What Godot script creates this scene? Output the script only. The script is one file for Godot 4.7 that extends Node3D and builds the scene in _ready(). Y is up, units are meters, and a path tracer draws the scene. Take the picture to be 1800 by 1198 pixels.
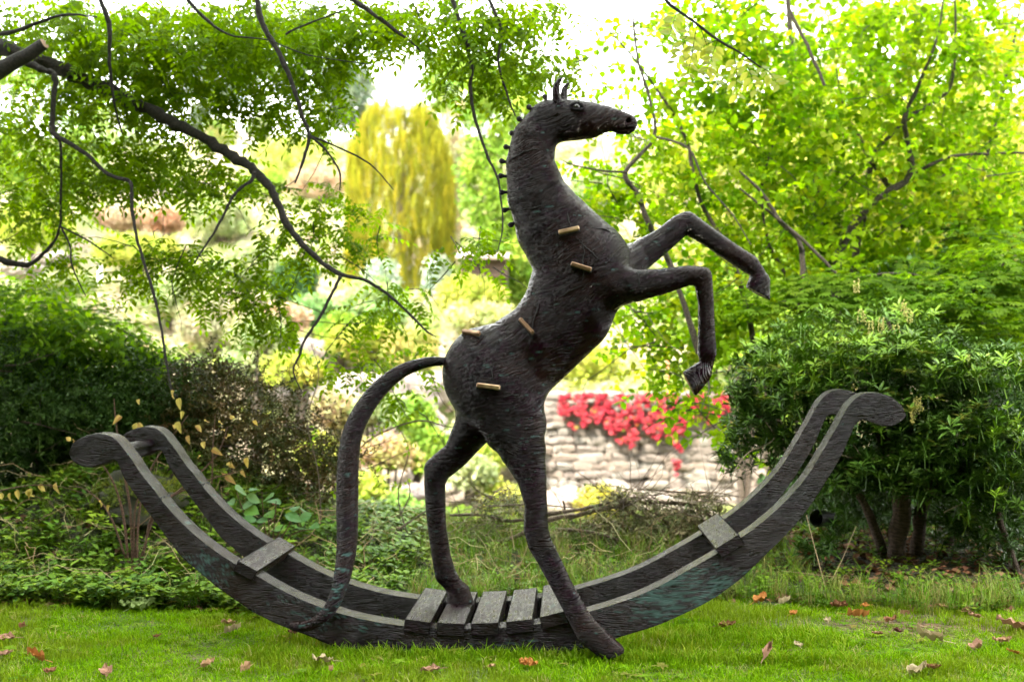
extends Node3D
# A bronze rocking-horse sculpture on a lawn under robinia branches, with a planted valley side behind it.

const CAM := Vector3(0, 1.27, 0)
const FPX := 2100.0                      # focal length of the photograph in its own pixels
const LAWN_EDGE := 6.45
var cam_basis: Basis
var rng := RandomNumberGenerator.new()
var mats := {}
var taken := {}

# ---------------------------------------------------------------- helpers
func ray(px: float, py: float) -> Vector3:
	return cam_basis * Vector3((px - 900.0) / FPX, -(py - 599.0) / FPX, -1.0)

func W(px: float, py: float, z: float) -> Vector3:      # the point of the vertical plane z metres away seen at that place of the photograph
	var d := ray(px, py)
	return CAM + d * (z / -d.z)

func R(px: float, z: float) -> float:                   # metres for pixels at that distance
	return px * z / FPX

func numbered(called: String) -> String:
	var n: int = taken.get(called, 0)
	taken[called] = n + 1
	return called if n == 0 else "%s_%03d" % [called, n]

func tag(o: Node, label: String, category: String, group := "", kind := "") -> void:
	if label: o.set_meta("label", label)
	if category: o.set_meta("category", category)
	if group: o.set_meta("group", group)
	if kind: o.set_meta("kind", kind)

func thing(called: String, label: String, category: String, at := Vector3.ZERO, group := "") -> Node3D:
	var o := Node3D.new()
	o.name = numbered(called)
	o.position = at
	add_child(o, true)
	tag(o, label, category, group)
	return o

func part(called: String, m: Mesh, mat: Material, parent: Node, world := true) -> MeshInstance3D:
	var o := MeshInstance3D.new()
	o.name = called
	o.mesh = m
	o.material_override = mat
	if parent == self:
		o.name = numbered(called)
	elif world:                                          # the mesh is drawn in world places
		var p: Node3D = parent
		while p != self:
			o.position -= p.position
			p = p.get_parent()
	parent.add_child(o, true)
	return o

func rf(a: float, b: float) -> float:
	return rng.randf_range(a, b)

func col(r: float, g: float, b: float, vary := 0.0) -> Color:
	var k := 1.0 + rf(-vary, vary)
	return Color(r * k * (1.0 + rf(-vary, vary) * 0.5), g * k, b * k)

class MB:                                                # collects triangles for one mesh
	var v := PackedVector3Array()
	var n := PackedVector3Array()
	var uv := PackedVector2Array()
	var c := PackedColorArray()
	var i := PackedInt32Array()
	var tint := Color.WHITE

	func vert(p: Vector3, nn := Vector3.ZERO, t := Vector2.ZERO) -> int:
		v.append(p); n.append(nn); uv.append(t); c.append(tint)
		return v.size() - 1

	func tri(a: int, b: int, d: int) -> void:
		i.append(a); i.append(b); i.append(d)

	func quad(a: int, b: int, d: int, e: int) -> void:
		tri(a, b, d); tri(a, d, e)

	func face(ps: Array) -> void:                        # a flat polygon with its own corners
		var nn: Vector3 = (ps[2] - ps[0]).cross(ps[1] - ps[0]).normalized()
		var first := v.size()
		for p in ps:
			vert(p, nn, Vector2(p.x + p.z, p.y))
		for k in range(1, ps.size() - 1):
			tri(first, first + k, first + k + 1)

	func box(size: Vector3, t: Transform3D, bevel := 0.004) -> void:   # a box with chamfered edges
		var h := size / 2.0
		var b := minf(bevel, minf(h.x, minf(h.y, h.z)) * 0.4)
		for ax in 3:
			for s: float in [-1.0, 1.0]:
				var u := (ax + 1) % 3
				var w := (ax + 2) % 3
				var ps := []
				for q in [[-1, -1], [1, -1], [1, 1], [-1, 1]]:
					var p := Vector3.ZERO
					p[ax] = s * h[ax]
					p[u] = q[0] * (h[u] - b)
					p[w] = q[1] * (h[w] - b)
					ps.append(t * p)
				if s > 0: ps.reverse()
				face(ps)
		for ax in 3:                                     # chamfers along each edge
			var u := (ax + 1) % 3
			var w := (ax + 2) % 3
			for su: float in [-1.0, 1.0]:
				for sw: float in [-1.0, 1.0]:
					var ps := []
					for q in [[-1, 0], [1, 0], [1, 1], [-1, 1]]:
						var p := Vector3.ZERO
						p[ax] = q[0] * (h[ax] - b)
						p[u] = su * (h[u] - (b if q[1] else 0.0))
						p[w] = sw * (h[w] - (0.0 if q[1] else b))
						ps.append(t * p)
					face(ps)
		for sx: float in [-1.0, 1.0]:
			for sy: float in [-1.0, 1.0]:
				for sz: float in [-1.0, 1.0]:
					face([t * Vector3(sx * h.x, sy * (h.y - b), sz * (h.z - b)), t * Vector3(sx * (h.x - b), sy * h.y, sz * (h.z - b)), t * Vector3(sx * (h.x - b), sy * (h.y - b), sz * h.z)])

	func tube(ps: PackedVector3Array, rs: PackedFloat32Array, sides := 6, caps := true, uvs := 1.0) -> void:
		var side := Vector3.ZERO
		var first := v.size()
		var along := 0.0
		for k in ps.size():
			var d := (ps[mini(k + 1, ps.size() - 1)] - ps[maxi(k - 1, 0)]).normalized()
			if k > 0: along += ps[k].distance_to(ps[k - 1])
			if side == Vector3.ZERO:
				side = d.cross(Vector3(0.13, 0.2, 1.0)).normalized()
			side = (side - d * side.dot(d)).normalized()
			var up := d.cross(side)
			for s in sides + 1:
				var a := TAU * s / sides
				var nn := side * cos(a) + up * sin(a)
				vert(ps[k] + nn * rs[k], nn, Vector2(along * uvs, float(s) / sides))
		for k in ps.size() - 1:
			for s in sides:
				var a := first + k * (sides + 1) + s
				quad(a, a + 1, a + sides + 2, a + sides + 1)
		if caps:
			for e: int in [0, ps.size() - 1]:
				var d := (ps[0] - ps[1]).normalized() if e == 0 else (ps[e] - ps[e - 1]).normalized()
				var o := vert(ps[e], d)
				var f := v.size()
				for s in sides:
					vert(v[first + e * (sides + 1) + s], d, Vector2(0.5, 0.5))
				for s in sides:
					tri(o, f + s, f + (s + 1) % sides)

	func ball(at: Vector3, r: Vector3, rings := 8, sides := 12) -> void:
		var first := v.size()
		for k in rings + 1:
			var b := PI * k / rings
			for s in sides + 1:
				var a := TAU * s / sides
				var nn := Vector3(sin(b) * cos(a), cos(b), sin(b) * sin(a))
				vert(at + nn * r, (nn / r).normalized(), Vector2(float(s) / sides, float(k) / rings))
		for k in rings:
			for s in sides:
				var a := first + k * (sides + 1) + s
				quad(a, a + 1, a + sides + 2, a + sides + 1)

	func smooth() -> void:                               # normals from the faces
		n.fill(Vector3.ZERO)
		for k in range(0, i.size(), 3):
			var nn := (v[i[k + 2]] - v[i[k]]).cross(v[i[k + 1]] - v[i[k]])
			n[i[k]] += nn; n[i[k + 1]] += nn; n[i[k + 2]] += nn
		for k in n.size():
			n[k] = n[k].normalized()

	func done(flat := false, colours := false) -> ArrayMesh:
		var a := []
		a.resize(Mesh.ARRAY_MAX)
		a[Mesh.ARRAY_VERTEX] = v
		if not flat:
			for k in range(0, i.size(), 3):              # front faces run clockwise
				var g := (v[i[k + 2]] - v[i[k]]).cross(v[i[k + 1]] - v[i[k]])
				if g.dot(n[i[k]] + n[i[k + 1]] + n[i[k + 2]]) < 0.0:
					var t := i[k + 1]
					i[k + 1] = i[k + 2]
					i[k + 2] = t
			a[Mesh.ARRAY_NORMAL] = n
			a[Mesh.ARRAY_TEX_UV] = uv
		if colours: a[Mesh.ARRAY_COLOR] = c
		a[Mesh.ARRAY_INDEX] = i
		var m := ArrayMesh.new()
		m.add_surface_from_arrays(Mesh.PRIMITIVE_TRIANGLES, a)
		return m

func noise_tex(freq: float, seed_: int, size := 512, fractal := FastNoiseLite.FRACTAL_FBM, octaves := 4, ramp: Gradient = null, normal := false) -> NoiseTexture2D:
	var f := FastNoiseLite.new()
	f.seed = seed_
	f.frequency = freq
	f.fractal_type = fractal
	f.fractal_octaves = octaves
	var t := NoiseTexture2D.new()
	t.width = size
	t.height = size
	t.seamless = true
	t.as_normal_map = normal
	if ramp: t.color_ramp = ramp
	t.noise = f
	return t

func ramp(stops: Array) -> Gradient:
	var g := Gradient.new()
	var at := PackedFloat32Array()
	var cs := PackedColorArray()
	for s in stops:
		at.append(s[0]); cs.append(s[1])
	g.offsets = at
	g.colors = cs
	return g

func leaf_mat(through := 0.9, rough := 0.55, back := Color(1.0, 0.95, 0.45)) -> StandardMaterial3D:
	var m := StandardMaterial3D.new()
	m.vertex_color_use_as_albedo = true
	m.roughness = rough
	m.metallic_specular = 0.22
	m.cull_mode = BaseMaterial3D.CULL_DISABLED
	m.backlight_enabled = through > 0.0
	m.backlight = Color(back.r * through, back.g * through, back.b * through)
	return m

func bark_mat(c: Color, c2: Color, seed_: int) -> StandardMaterial3D:
	var m := StandardMaterial3D.new()
	m.albedo_texture = noise_tex(0.02, seed_, 256, FastNoiseLite.FRACTAL_FBM, 4, ramp([[0.3, c.linear_to_srgb()], [0.7, c2.linear_to_srgb()]]))
	m.uv1_scale = Vector3(4, 1, 1)
	m.heightmap_enabled = true
	m.heightmap_texture = noise_tex(0.04, seed_ + 1, 256, FastNoiseLite.FRACTAL_RIDGED, 3)
	m.heightmap_scale = 1.0
	m.roughness = 0.85
	return m

func spread(o: Node3D, called: String, m: Mesh, mat: Material, ts: Array, cs: Array, kind := "stuff") -> MultiMeshInstance3D:   # many small pieces, places in world space
	var mm := MultiMesh.new()
	mm.transform_format = MultiMesh.TRANSFORM_3D
	mm.use_colors = true
	mm.mesh = m
	mm.instance_count = ts.size()
	var base := Vector3.ZERO
	var p: Node = o
	while p != self:
		base += (p as Node3D).position
		p = p.get_parent()
	for k in ts.size():
		var t: Transform3D = ts[k]
		t.origin -= base
		mm.set_instance_transform(k, t)
		mm.set_instance_color(k, cs[k])
	var mi := MultiMeshInstance3D.new()
	mi.name = called
	mi.multimesh = mm
	mi.material_override = mat
	if kind: mi.set_meta("kind", kind)
	o.add_child(mi, true)
	return mi

func turn(yaw: float, pitch: float, roll: float, s: float) -> Basis:
	return Basis.from_euler(Vector3(pitch, yaw, roll)).scaled(Vector3(s, s, s))

func rand_turn(s: float, tilt := 1.0) -> Basis:
	return turn(rf(0, TAU), rf(-tilt, tilt), rf(-tilt, tilt), s)

func curve(ps: Array, steps: int) -> PackedVector3Array:    # a smooth line through points
	var out := PackedVector3Array()
	for k in ps.size() - 1:
		var a: Vector3 = ps[maxi(k - 1, 0)]
		var b: Vector3 = ps[k]
		var c: Vector3 = ps[k + 1]
		var d: Vector3 = ps[mini(k + 2, ps.size() - 1)]
		for s in steps:
			out.append(b.cubic_interpolate(c, a, d, float(s) / steps))
	out.append(ps[-1])
	return out

func limb(mb: MB, pts: Array, z0: float, z1: float, steps := 4, sides := 6, wob := 0.0) -> PackedVector3Array:   # [px, py, radius px] along a branch, from depth z0 to z1
	var ps := []
	var rs := PackedFloat32Array()
	for k in pts.size():
		var z := lerpf(z0, z1, float(k) / maxi(1, pts.size() - 1))
		ps.append(W(pts[k][0], pts[k][1], z))
	var line := curve(ps, steps)
	for k in line.size():
		var f := float(k) / steps
		var j := mini(int(f), pts.size() - 2)
		var r := lerpf(pts[j][2], pts[j + 1][2], f - j)
		rs.append(R(r, lerpf(z0, z1, f / maxi(1, pts.size() - 1))) * (1.0 + rf(-wob, wob)))
		if wob > 0.0 and k > 0 and k < line.size() - 1:
			line[k] += Vector3(rf(-1, 1), rf(-1, 1), rf(-1, 1)) * rs[k] * wob * 1.5
	mb.tube(line, rs, sides, true, 3.0)
	return line

# ---------------------------------------------------------------- the sculpture: one continuous body from tapered limbs
const ZB := 5.6
var bone_a := PackedVector3Array()
var bone_b := PackedVector3Array()
var bone_ra := PackedFloat32Array()
var bone_rb := PackedFloat32Array()
var bone_s := PackedFloat32Array()
var bone_chain := PackedInt32Array()
var chain_cut := []                      # [point, outward normal] of a hoof's flat sole
var chain_k := PackedFloat32Array()
var hollows := []                        # [a, b, radius]

func chain(pts: Array, flat: float, k: float, cut := []) -> void:
	var id := chain_cut.size()
	chain_cut.append(cut)
	chain_k.append(k)
	for j in pts.size() - 1:
		var za: float = ZB - pts[j][3]
		var zb: float = ZB - pts[j + 1][3]
		bone_a.append(W(pts[j][0], pts[j][1], za))
		bone_b.append(W(pts[j + 1][0], pts[j + 1][1], zb))
		bone_ra.append(R(pts[j][2], za))
		bone_rb.append(R(pts[j + 1][2], zb))
		bone_s.append(1.0 / flat)
		bone_chain.append(id)

func sole(px: float, py: float, dz: float, nx: float, ny: float) -> Array:
	return [W(px, py, ZB - dz), Vector3(nx, -ny, 0).normalized()]

func body(p: Vector3, use: PackedInt32Array) -> float:
	var d := 1e3
	var cur := -1
	var dc := 1e3
	for j in use:
		var id := bone_chain[j]
		if id != cur:
			if cur >= 0:
				d = join(p, d, dc, cur)
			cur = id
			dc = 1e3
		var a := bone_a[j]
		var ab := bone_b[j] - a
		var pa := p - a
		var h := clampf(pa.dot(ab) / ab.length_squared(), 0.0, 1.0)
		var q := pa - ab * h
		q.z *= bone_s[j]
		dc = minf(dc, q.length() - lerpf(bone_ra[j], bone_rb[j], h))
	if cur >= 0:
		d = join(p, d, dc, cur)
	for hl in hollows:
		var a: Vector3 = hl[0]
		var ab: Vector3 = hl[1] - a
		var pa := p - a
		var h := clampf(pa.dot(ab) / maxf(ab.length_squared(), 1e-9), 0.0, 1.0)
		d = maxf(d, hl[2] - (pa - ab * h).length())
	return d

func join(p: Vector3, d: float, dc: float, id: int) -> float:
	var cut: Array = chain_cut[id]
	if cut.size() and p.distance_squared_to(cut[0]) < 0.012:
		dc = maxf(dc, (p - cut[0]).dot(cut[1]))
	var k := chain_k[id]
	var h := maxf(k - absf(d - dc), 0.0) / k
	return minf(d, dc) - h * h * k * 0.25

func every_bone() -> PackedInt32Array:
	return PackedInt32Array(range(bone_a.size()))

func on_body(px: float, py: float) -> Array:              # [point, normal] where the sight line meets the body
	var use := every_bone()
	var t := 4.9
	var p := W(px, py, t)
	for k in 60:
		var d := body(p, use)
		if d < 0.001: break
		t += maxf(d * 0.7, 0.001)
		p = W(px, py, t)
	var e := 0.006
	var n := Vector3(body(p + Vector3(e, 0, 0), use) - body(p - Vector3(e, 0, 0), use), body(p + Vector3(0, e, 0), use) - body(p - Vector3(0, e, 0), use), body(p + Vector3(0, 0, e), use) - body(p - Vector3(0, 0, e), use))
	return [p, n.normalized()]

func nets(cell: float) -> MB:
	const B := 8
	var lo := Vector3(1e9, 1e9, 1e9)
	var hi := -lo
	for j in bone_a.size():
		var r := maxf(bone_ra[j], bone_rb[j]) + 0.05
		for q: Vector3 in [bone_a[j], bone_b[j]]:
			lo = lo.min(q - Vector3.ONE * r)
			hi = hi.max(q + Vector3.ONE * r)
	var nb := Vector3i(((hi - lo) / (cell * B)).ceil())
	var nx := nb.x * B + 1
	var ny := nb.y * B + 1
	var nz := nb.z * B + 1
	var field := PackedFloat32Array()
	field.resize(nx * ny * nz)
	field.fill(1.0)
	var active := []
	var half := cell * B * 0.5 * sqrt(3.0)
	for bz in nb.z:
		for by in nb.y:
			for bx in nb.x:
				var mid := lo + (Vector3(bx, by, bz) + Vector3.ONE * 0.5) * cell * B
				var use := PackedInt32Array()
				for j in bone_a.size():
					var ab := bone_b[j] - bone_a[j]
					var pa := mid - bone_a[j]
					var h := clampf(pa.dot(ab) / ab.length_squared(), 0.0, 1.0)
					var q := pa - ab * h
					if q.length() - lerpf(bone_ra[j], bone_rb[j], h) < half + 0.06:
						use.append(j)
				if use.is_empty(): continue
				var dm := body(mid, use)
				if absf(dm) > half * 1.7 + 0.02:
					if dm < 0.0:
						for z in B + 1:
							for y in B + 1:
								var o := bx * B + nx * (by * B + y + ny * (bz * B + z))
								for x in B + 1:
									if field[o + x] == 1.0: field[o + x] = -1.0
					continue
				active.append(Vector3i(bx, by, bz))
				for z in B + 1:
					for y in B + 1:
						var o := bx * B + nx * (by * B + y + ny * (bz * B + z))
						for x in B + 1:
							field[o + x] = body(lo + Vector3(bx * B + x, by * B + y, bz * B + z) * cell, use)
	var mb := MB.new()
	var at := {}
	var step := [1, nx, nx * ny]
	var corner := [0, 1, nx, nx + 1, nx * ny, nx * ny + 1, nx * ny + nx, nx * ny + nx + 1]
	for blk: Vector3i in active:
		for z in B:
			for y in B:
				for x in B:
					var gx := blk.x * B + x
					var gy := blk.y * B + y
					var gz := blk.z * B + z
					var o := gx + nx * (gy + ny * gz)
					var inside := 0
					for c in 8:
						if field[o + corner[c]] < 0.0: inside += 1
					if inside == 0 or inside == 8: continue
					var sum := Vector3.ZERO
					var cnt := 0
					for c in 8:
						for ax in 3:
							if c & (1 << ax): continue
							var f0 := field[o + corner[c]]
							var f1 := field[o + corner[c | (1 << ax)]]
							if (f0 < 0.0) == (f1 < 0.0): continue
							var q := Vector3(c & 1, (c >> 1) & 1, (c >> 2) & 1)
							q[ax] += f0 / (f0 - f1)
							sum += q
							cnt += 1
					at[o] = mb.vert(lo + (Vector3(gx, gy, gz) + sum / cnt) * cell)
	for o: int in at.keys():
		for ax in 3:
			var f0 := field[o]
			var f1 := field[o + step[ax]]
			if (f0 < 0.0) == (f1 < 0.0): continue
			var u: int = step[(ax + 1) % 3]
			var w: int = step[(ax + 2) % 3]
			if not (at.has(o - u) and at.has(o - w) and at.has(o - u - w)): continue
			if f0 < 0.0:
				mb.quad(at[o], at[o - w], at[o - u - w], at[o - u])
			else:
				mb.quad(at[o], at[o - u], at[o - u - w], at[o - w])
	return mb

var patina := FastNoiseLite.new()

func bronze_tint(p: Vector3, green: float) -> Color:      # dark bronze with brown, violet and verdigris streaks; matter, not light
	var a := patina.get_noise_3d(p.x * 3.0, p.y * 3.0, p.z * 3.0)
	var b := patina.get_noise_3d(p.x * 9.0 + 40.0, (p.y - 0.35 * p.x) * 60.0, p.z * 9.0)
	var c := Color(0.0062, 0.0031, 0.0039).lerp(Color(0.0150, 0.0050, 0.0052), clampf(a * 1.5 + 0.4, 0, 1))
	c = c.lerp(Color(0.0022, 0.0020, 0.0026), clampf(b * 1.6, 0.0, 0.7))
	var t := clampf((patina.get_noise_3d(p.x * 9.0 - 90.0, p.y * 75.0, p.z * 10.0) + green - 0.6) * 4.0, 0.0, 1.0)
	return c.lerp(Color(0.05, 0.115, 0.11), t * 0.8)

func grain_uv(p: Vector3) -> Vector2:                     # where the carved grain runs: along the trunk, round the legs
	var q := p - W(930, 640, ZB)
	var lean := lerpf(-0.05, 0.55, smoothstep(-0.45, 0.1, q.y))
	lean = lerpf(lean, 0.4, smoothstep(0.6, 1.0, q.y))
	var bend := patina.get_noise_3d(p.x * 2.2, p.y * 2.2, p.z * 2.2) * 0.07
	return Vector2((q.x + q.y * 0.35 + q.z * 0.8) / 3.2, (q.y - lean * q.x + bend + q.z * 0.15) / 0.17)

func bronze_mat(scale := Vector3.ONE, relief := 1.0, spec := 0.25) -> StandardMaterial3D:
	var m := StandardMaterial3D.new()
	m.vertex_color_use_as_albedo = true
	m.metallic = 0.0
	m.metallic_specular = spec
	m.roughness = 0.26
	m.roughness_texture = noise_tex(0.03, 5, 256, FastNoiseLite.FRACTAL_FBM, 4, ramp([[0.25, Color(0.5, 0.5, 0.5)], [0.7, Color(1, 1, 1)]]))
	m.heightmap_enabled = true
	m.heightmap_texture = mats.grain
	m.heightmap_scale = relief
	m.uv1_scale = scale
	return m

func rocker_line() -> Array:                              # pairs of places on the upper and lower edge of a rocker's front face, left tip to right tip
	return [
		[121, 796, 122, 800], [128, 778, 128, 811], [147, 767, 145, 820], [170, 762, 165, 821], [190, 765, 185, 814], [205, 775, 200, 808],
		[217, 790, 209, 820], [230, 807, 215, 836], [247, 833, 227, 855], [267, 857, 246, 882], [287, 884, 267, 910], [314, 914, 294, 947],
		[347, 945, 320, 980], [380, 970, 347, 1003], [414, 992, 380, 1031], [454, 1014, 420, 1059], [480, 1029, 447, 1077], [514, 1047, 490, 1098],
		[560, 1066, 540, 1117], [600, 1079, 590, 1137], [650, 1091, 645, 1149], [708, 1100, 705, 1155], [760, 1104, 760, 1159], [830, 1105, 830, 1159],
		[900, 1102, 900, 1156], [945, 1097, 950, 1152], [990, 1088, 1000, 1145], [1029, 1077, 1045, 1135], [1080, 1062, 1095, 1118], [1122, 1047, 1150, 1101],
		[1163, 1028, 1195, 1082], [1205, 1005, 1247, 1056], [1262, 972, 1300, 1019], [1301, 946, 1345, 976], [1330, 926, 1374, 948], [1372, 890, 1405, 914],
		[1414, 844, 1435, 874], [1443, 799, 1460, 834], [1468, 757, 1481, 798], [1485, 726, 1496, 764], [1497, 708, 1506, 744], [1516, 693, 1520, 738],
		[1539, 690, 1537, 743], [1564, 696, 1554, 749], [1583, 710, 1572, 748], [1591, 723, 1587, 738], [1593, 729, 1592, 732]]

func rocker(z: float, thick: float, green: bool, depth_shift: float, seed_: int) -> MB:   # the plank outlined on its front plane, then pushed back by depth_shift
	var tops := []
	var lows := []
	for q in rocker_line():
		tops.append(W(q[0], q[1], z))
		lows.append(W(q[2], q[3], z))
	const ST := 8
	var t := curve(tops, ST)
	var l := curve(lows, ST)
	var mb := MB.new()
	var rows := 18
	var nn := t.size()
	var sx := 0.0
	for side in 2:
		var zz := -z - depth_shift - (thick if side else 0.0)
		var first := mb.v.size()
		sx = 0.0
		for k in nn:
			if k > 0: sx += (t[k] - t[k - 1] + l[k] - l[k - 1]).length() * 0.5
			for j in rows + 1:
				var f := float(j) / rows
				var p := t[k].lerp(l[k], f)
				p.z = zz + (patina.get_noise_3d(p.x * 7.0, p.y * 22.0 - p.x * 5.0, z * 9.0 + side) * 0.004)
				var e := 0.0                              # softened edge
				if j == 0 or j == rows: e = 0.004
				p.z += e if side else -e
				var where := 0.0
				if green and side == 0:                     # verdigris where the photograph shows it
					where = 0.8 * exp(-pow(Vector2((p.x - 0.52) / 0.36, (p.y - 0.26) / 0.15).length(), 4.0)) + 0.75 * exp(-Vector2((p.x + 1.62) / 0.14, (p.y - 0.36) / 0.1).length_squared()) + 0.45 * exp(-Vector2((p.x + 1.0) / 0.35, (p.y - 0.18) / 0.1).length_squared()) + 0.3 * exp(-Vector2((p.x - 0.1) / 0.6, (p.y - 0.02) / 0.08).length_squared())
				mb.tint = bronze_tint(p + Vector3(0, 0, seed_), where)
				mb.vert(p, Vector3(0, 0, -1 if side else 1), Vector2(p.x * 0.3 + seed_ * 0.37, (p.y + 0.05 * patina.get_noise_2d(p.x * 1.5, p.y * 1.5)) / 0.13))
		for k in nn - 1:
			for j in rows:
				var a := first + k * (rows + 1) + j
				mb.quad(a, a + 1, a + rows + 2, a + rows + 1)
	for edge in 2:                                        # upper and lower edge, weathered grey on top
		var line := t if edge == 0 else l
		var first := mb.v.size()
		sx = 0.0
		for k in nn:
			if k > 0: sx += line[k].distance_to(line[k - 1])
			var d := (line[mini(k + 1, nn - 1)] - line[maxi(k - 1, 0)]).normalized()
			var up := Vector3(-d.y, d.x, 0) * (1.0 if edge == 0 else -1.0)
			for j in 6:
				var f := j / 5.0
				var p := line[k]
				p.z = -z - depth_shift - thick * f + (0.004 if j == 5 else -0.004 if j == 0 else 0.0)
				p += up * (0.0015 + patina.get_noise_3d(p.x * 20.0, p.y * 20.0, p.z * 40.0) * 0.003) * (0.0 if j == 0 or j == 5 else 1.0)
				mb.tint = bronze_tint(p + Vector3(0, 0, seed_), 0.1)
				mb.vert(p, up, Vector2(sx * 0.9, p.z / 0.2))
		for k in nn - 1:
			for j in 5:
				var a := first + k * 6 + j
				mb.quad(a, a + 1, a + 7, a + 6)
	return mb

func slab(front: Array, z0: float, z1: float, thick: float, seed_: int, deep: Array = []) -> MB:   # a plank from the near to the far rocker: its front upper edge given by two pixels
	var a := W(front[0], front[1], z0)
	var b := W(front[2], front[3], z0)
	var u := (b - a).normalized()
	var up := Vector3(-u.y, u.x, 0)
	var mb := MB.new()
	var len := a.distance_to(b)
	var nu := 6
	var nw := 14
	for layer in 2:
		var first := mb.v.size()
		for k in nu + 1:
			for j in nw + 1:
				var p := a + u * len * k / nu
				p.z = lerpf(-z0, -z1, float(j) / nw)
				var rim := (k == 0 or k == nu or j == 0 or j == nw)
				p += up * ((-0.004 if rim else patina.get_noise_3d(p.x * 25.0, seed_, p.z * 9.0) * 0.004) if layer == 0 else -thick)
				mb.tint = bronze_tint(p + Vector3(0, 0, seed_), 0.1)
				mb.vert(p, up * (1 if layer == 0 else -1), Vector2(p.z * 0.8 + seed_, (p.x + seed_ * 0.13) / 0.2))
		for k in nu:
			for j in nw:
				var q := first + k * (nw + 1) + j
				mb.quad(q, q + 1, q + nw + 2, q + nw + 1)
	var ring := [[a, b, -z0, -z0, Vector3(0, 0, 1)], [a, b, -z1, -z1, Vector3(0, 0, -1)], [a, a, -z0, -z1, -u], [b, b, -z0, -z1, u]]
	for r in ring:
		var first := mb.v.size()
		for k in 9:
			for j in 4:
				var p: Vector3 = r[0].lerp(r[1], k / 8.0)
				p.z = lerpf(r[2], r[3], k / 8.0)
				p += up * (-0.004 - (thick - 0.004) * j / 3.0)
				mb.tint = bronze_tint(p + Vector3(0, 0, seed_), 0.1)
				mb.vert(p + r[4] * 0.003, r[4], Vector2((p.x + p.z) * 0.8 + seed_, p.y / 0.2))
		for k in 8:
			for j in 3:
				var q := first + k * 4 + j
				mb.quad(q, q + 1, q + 5, q + 4)
	return mb

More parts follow.
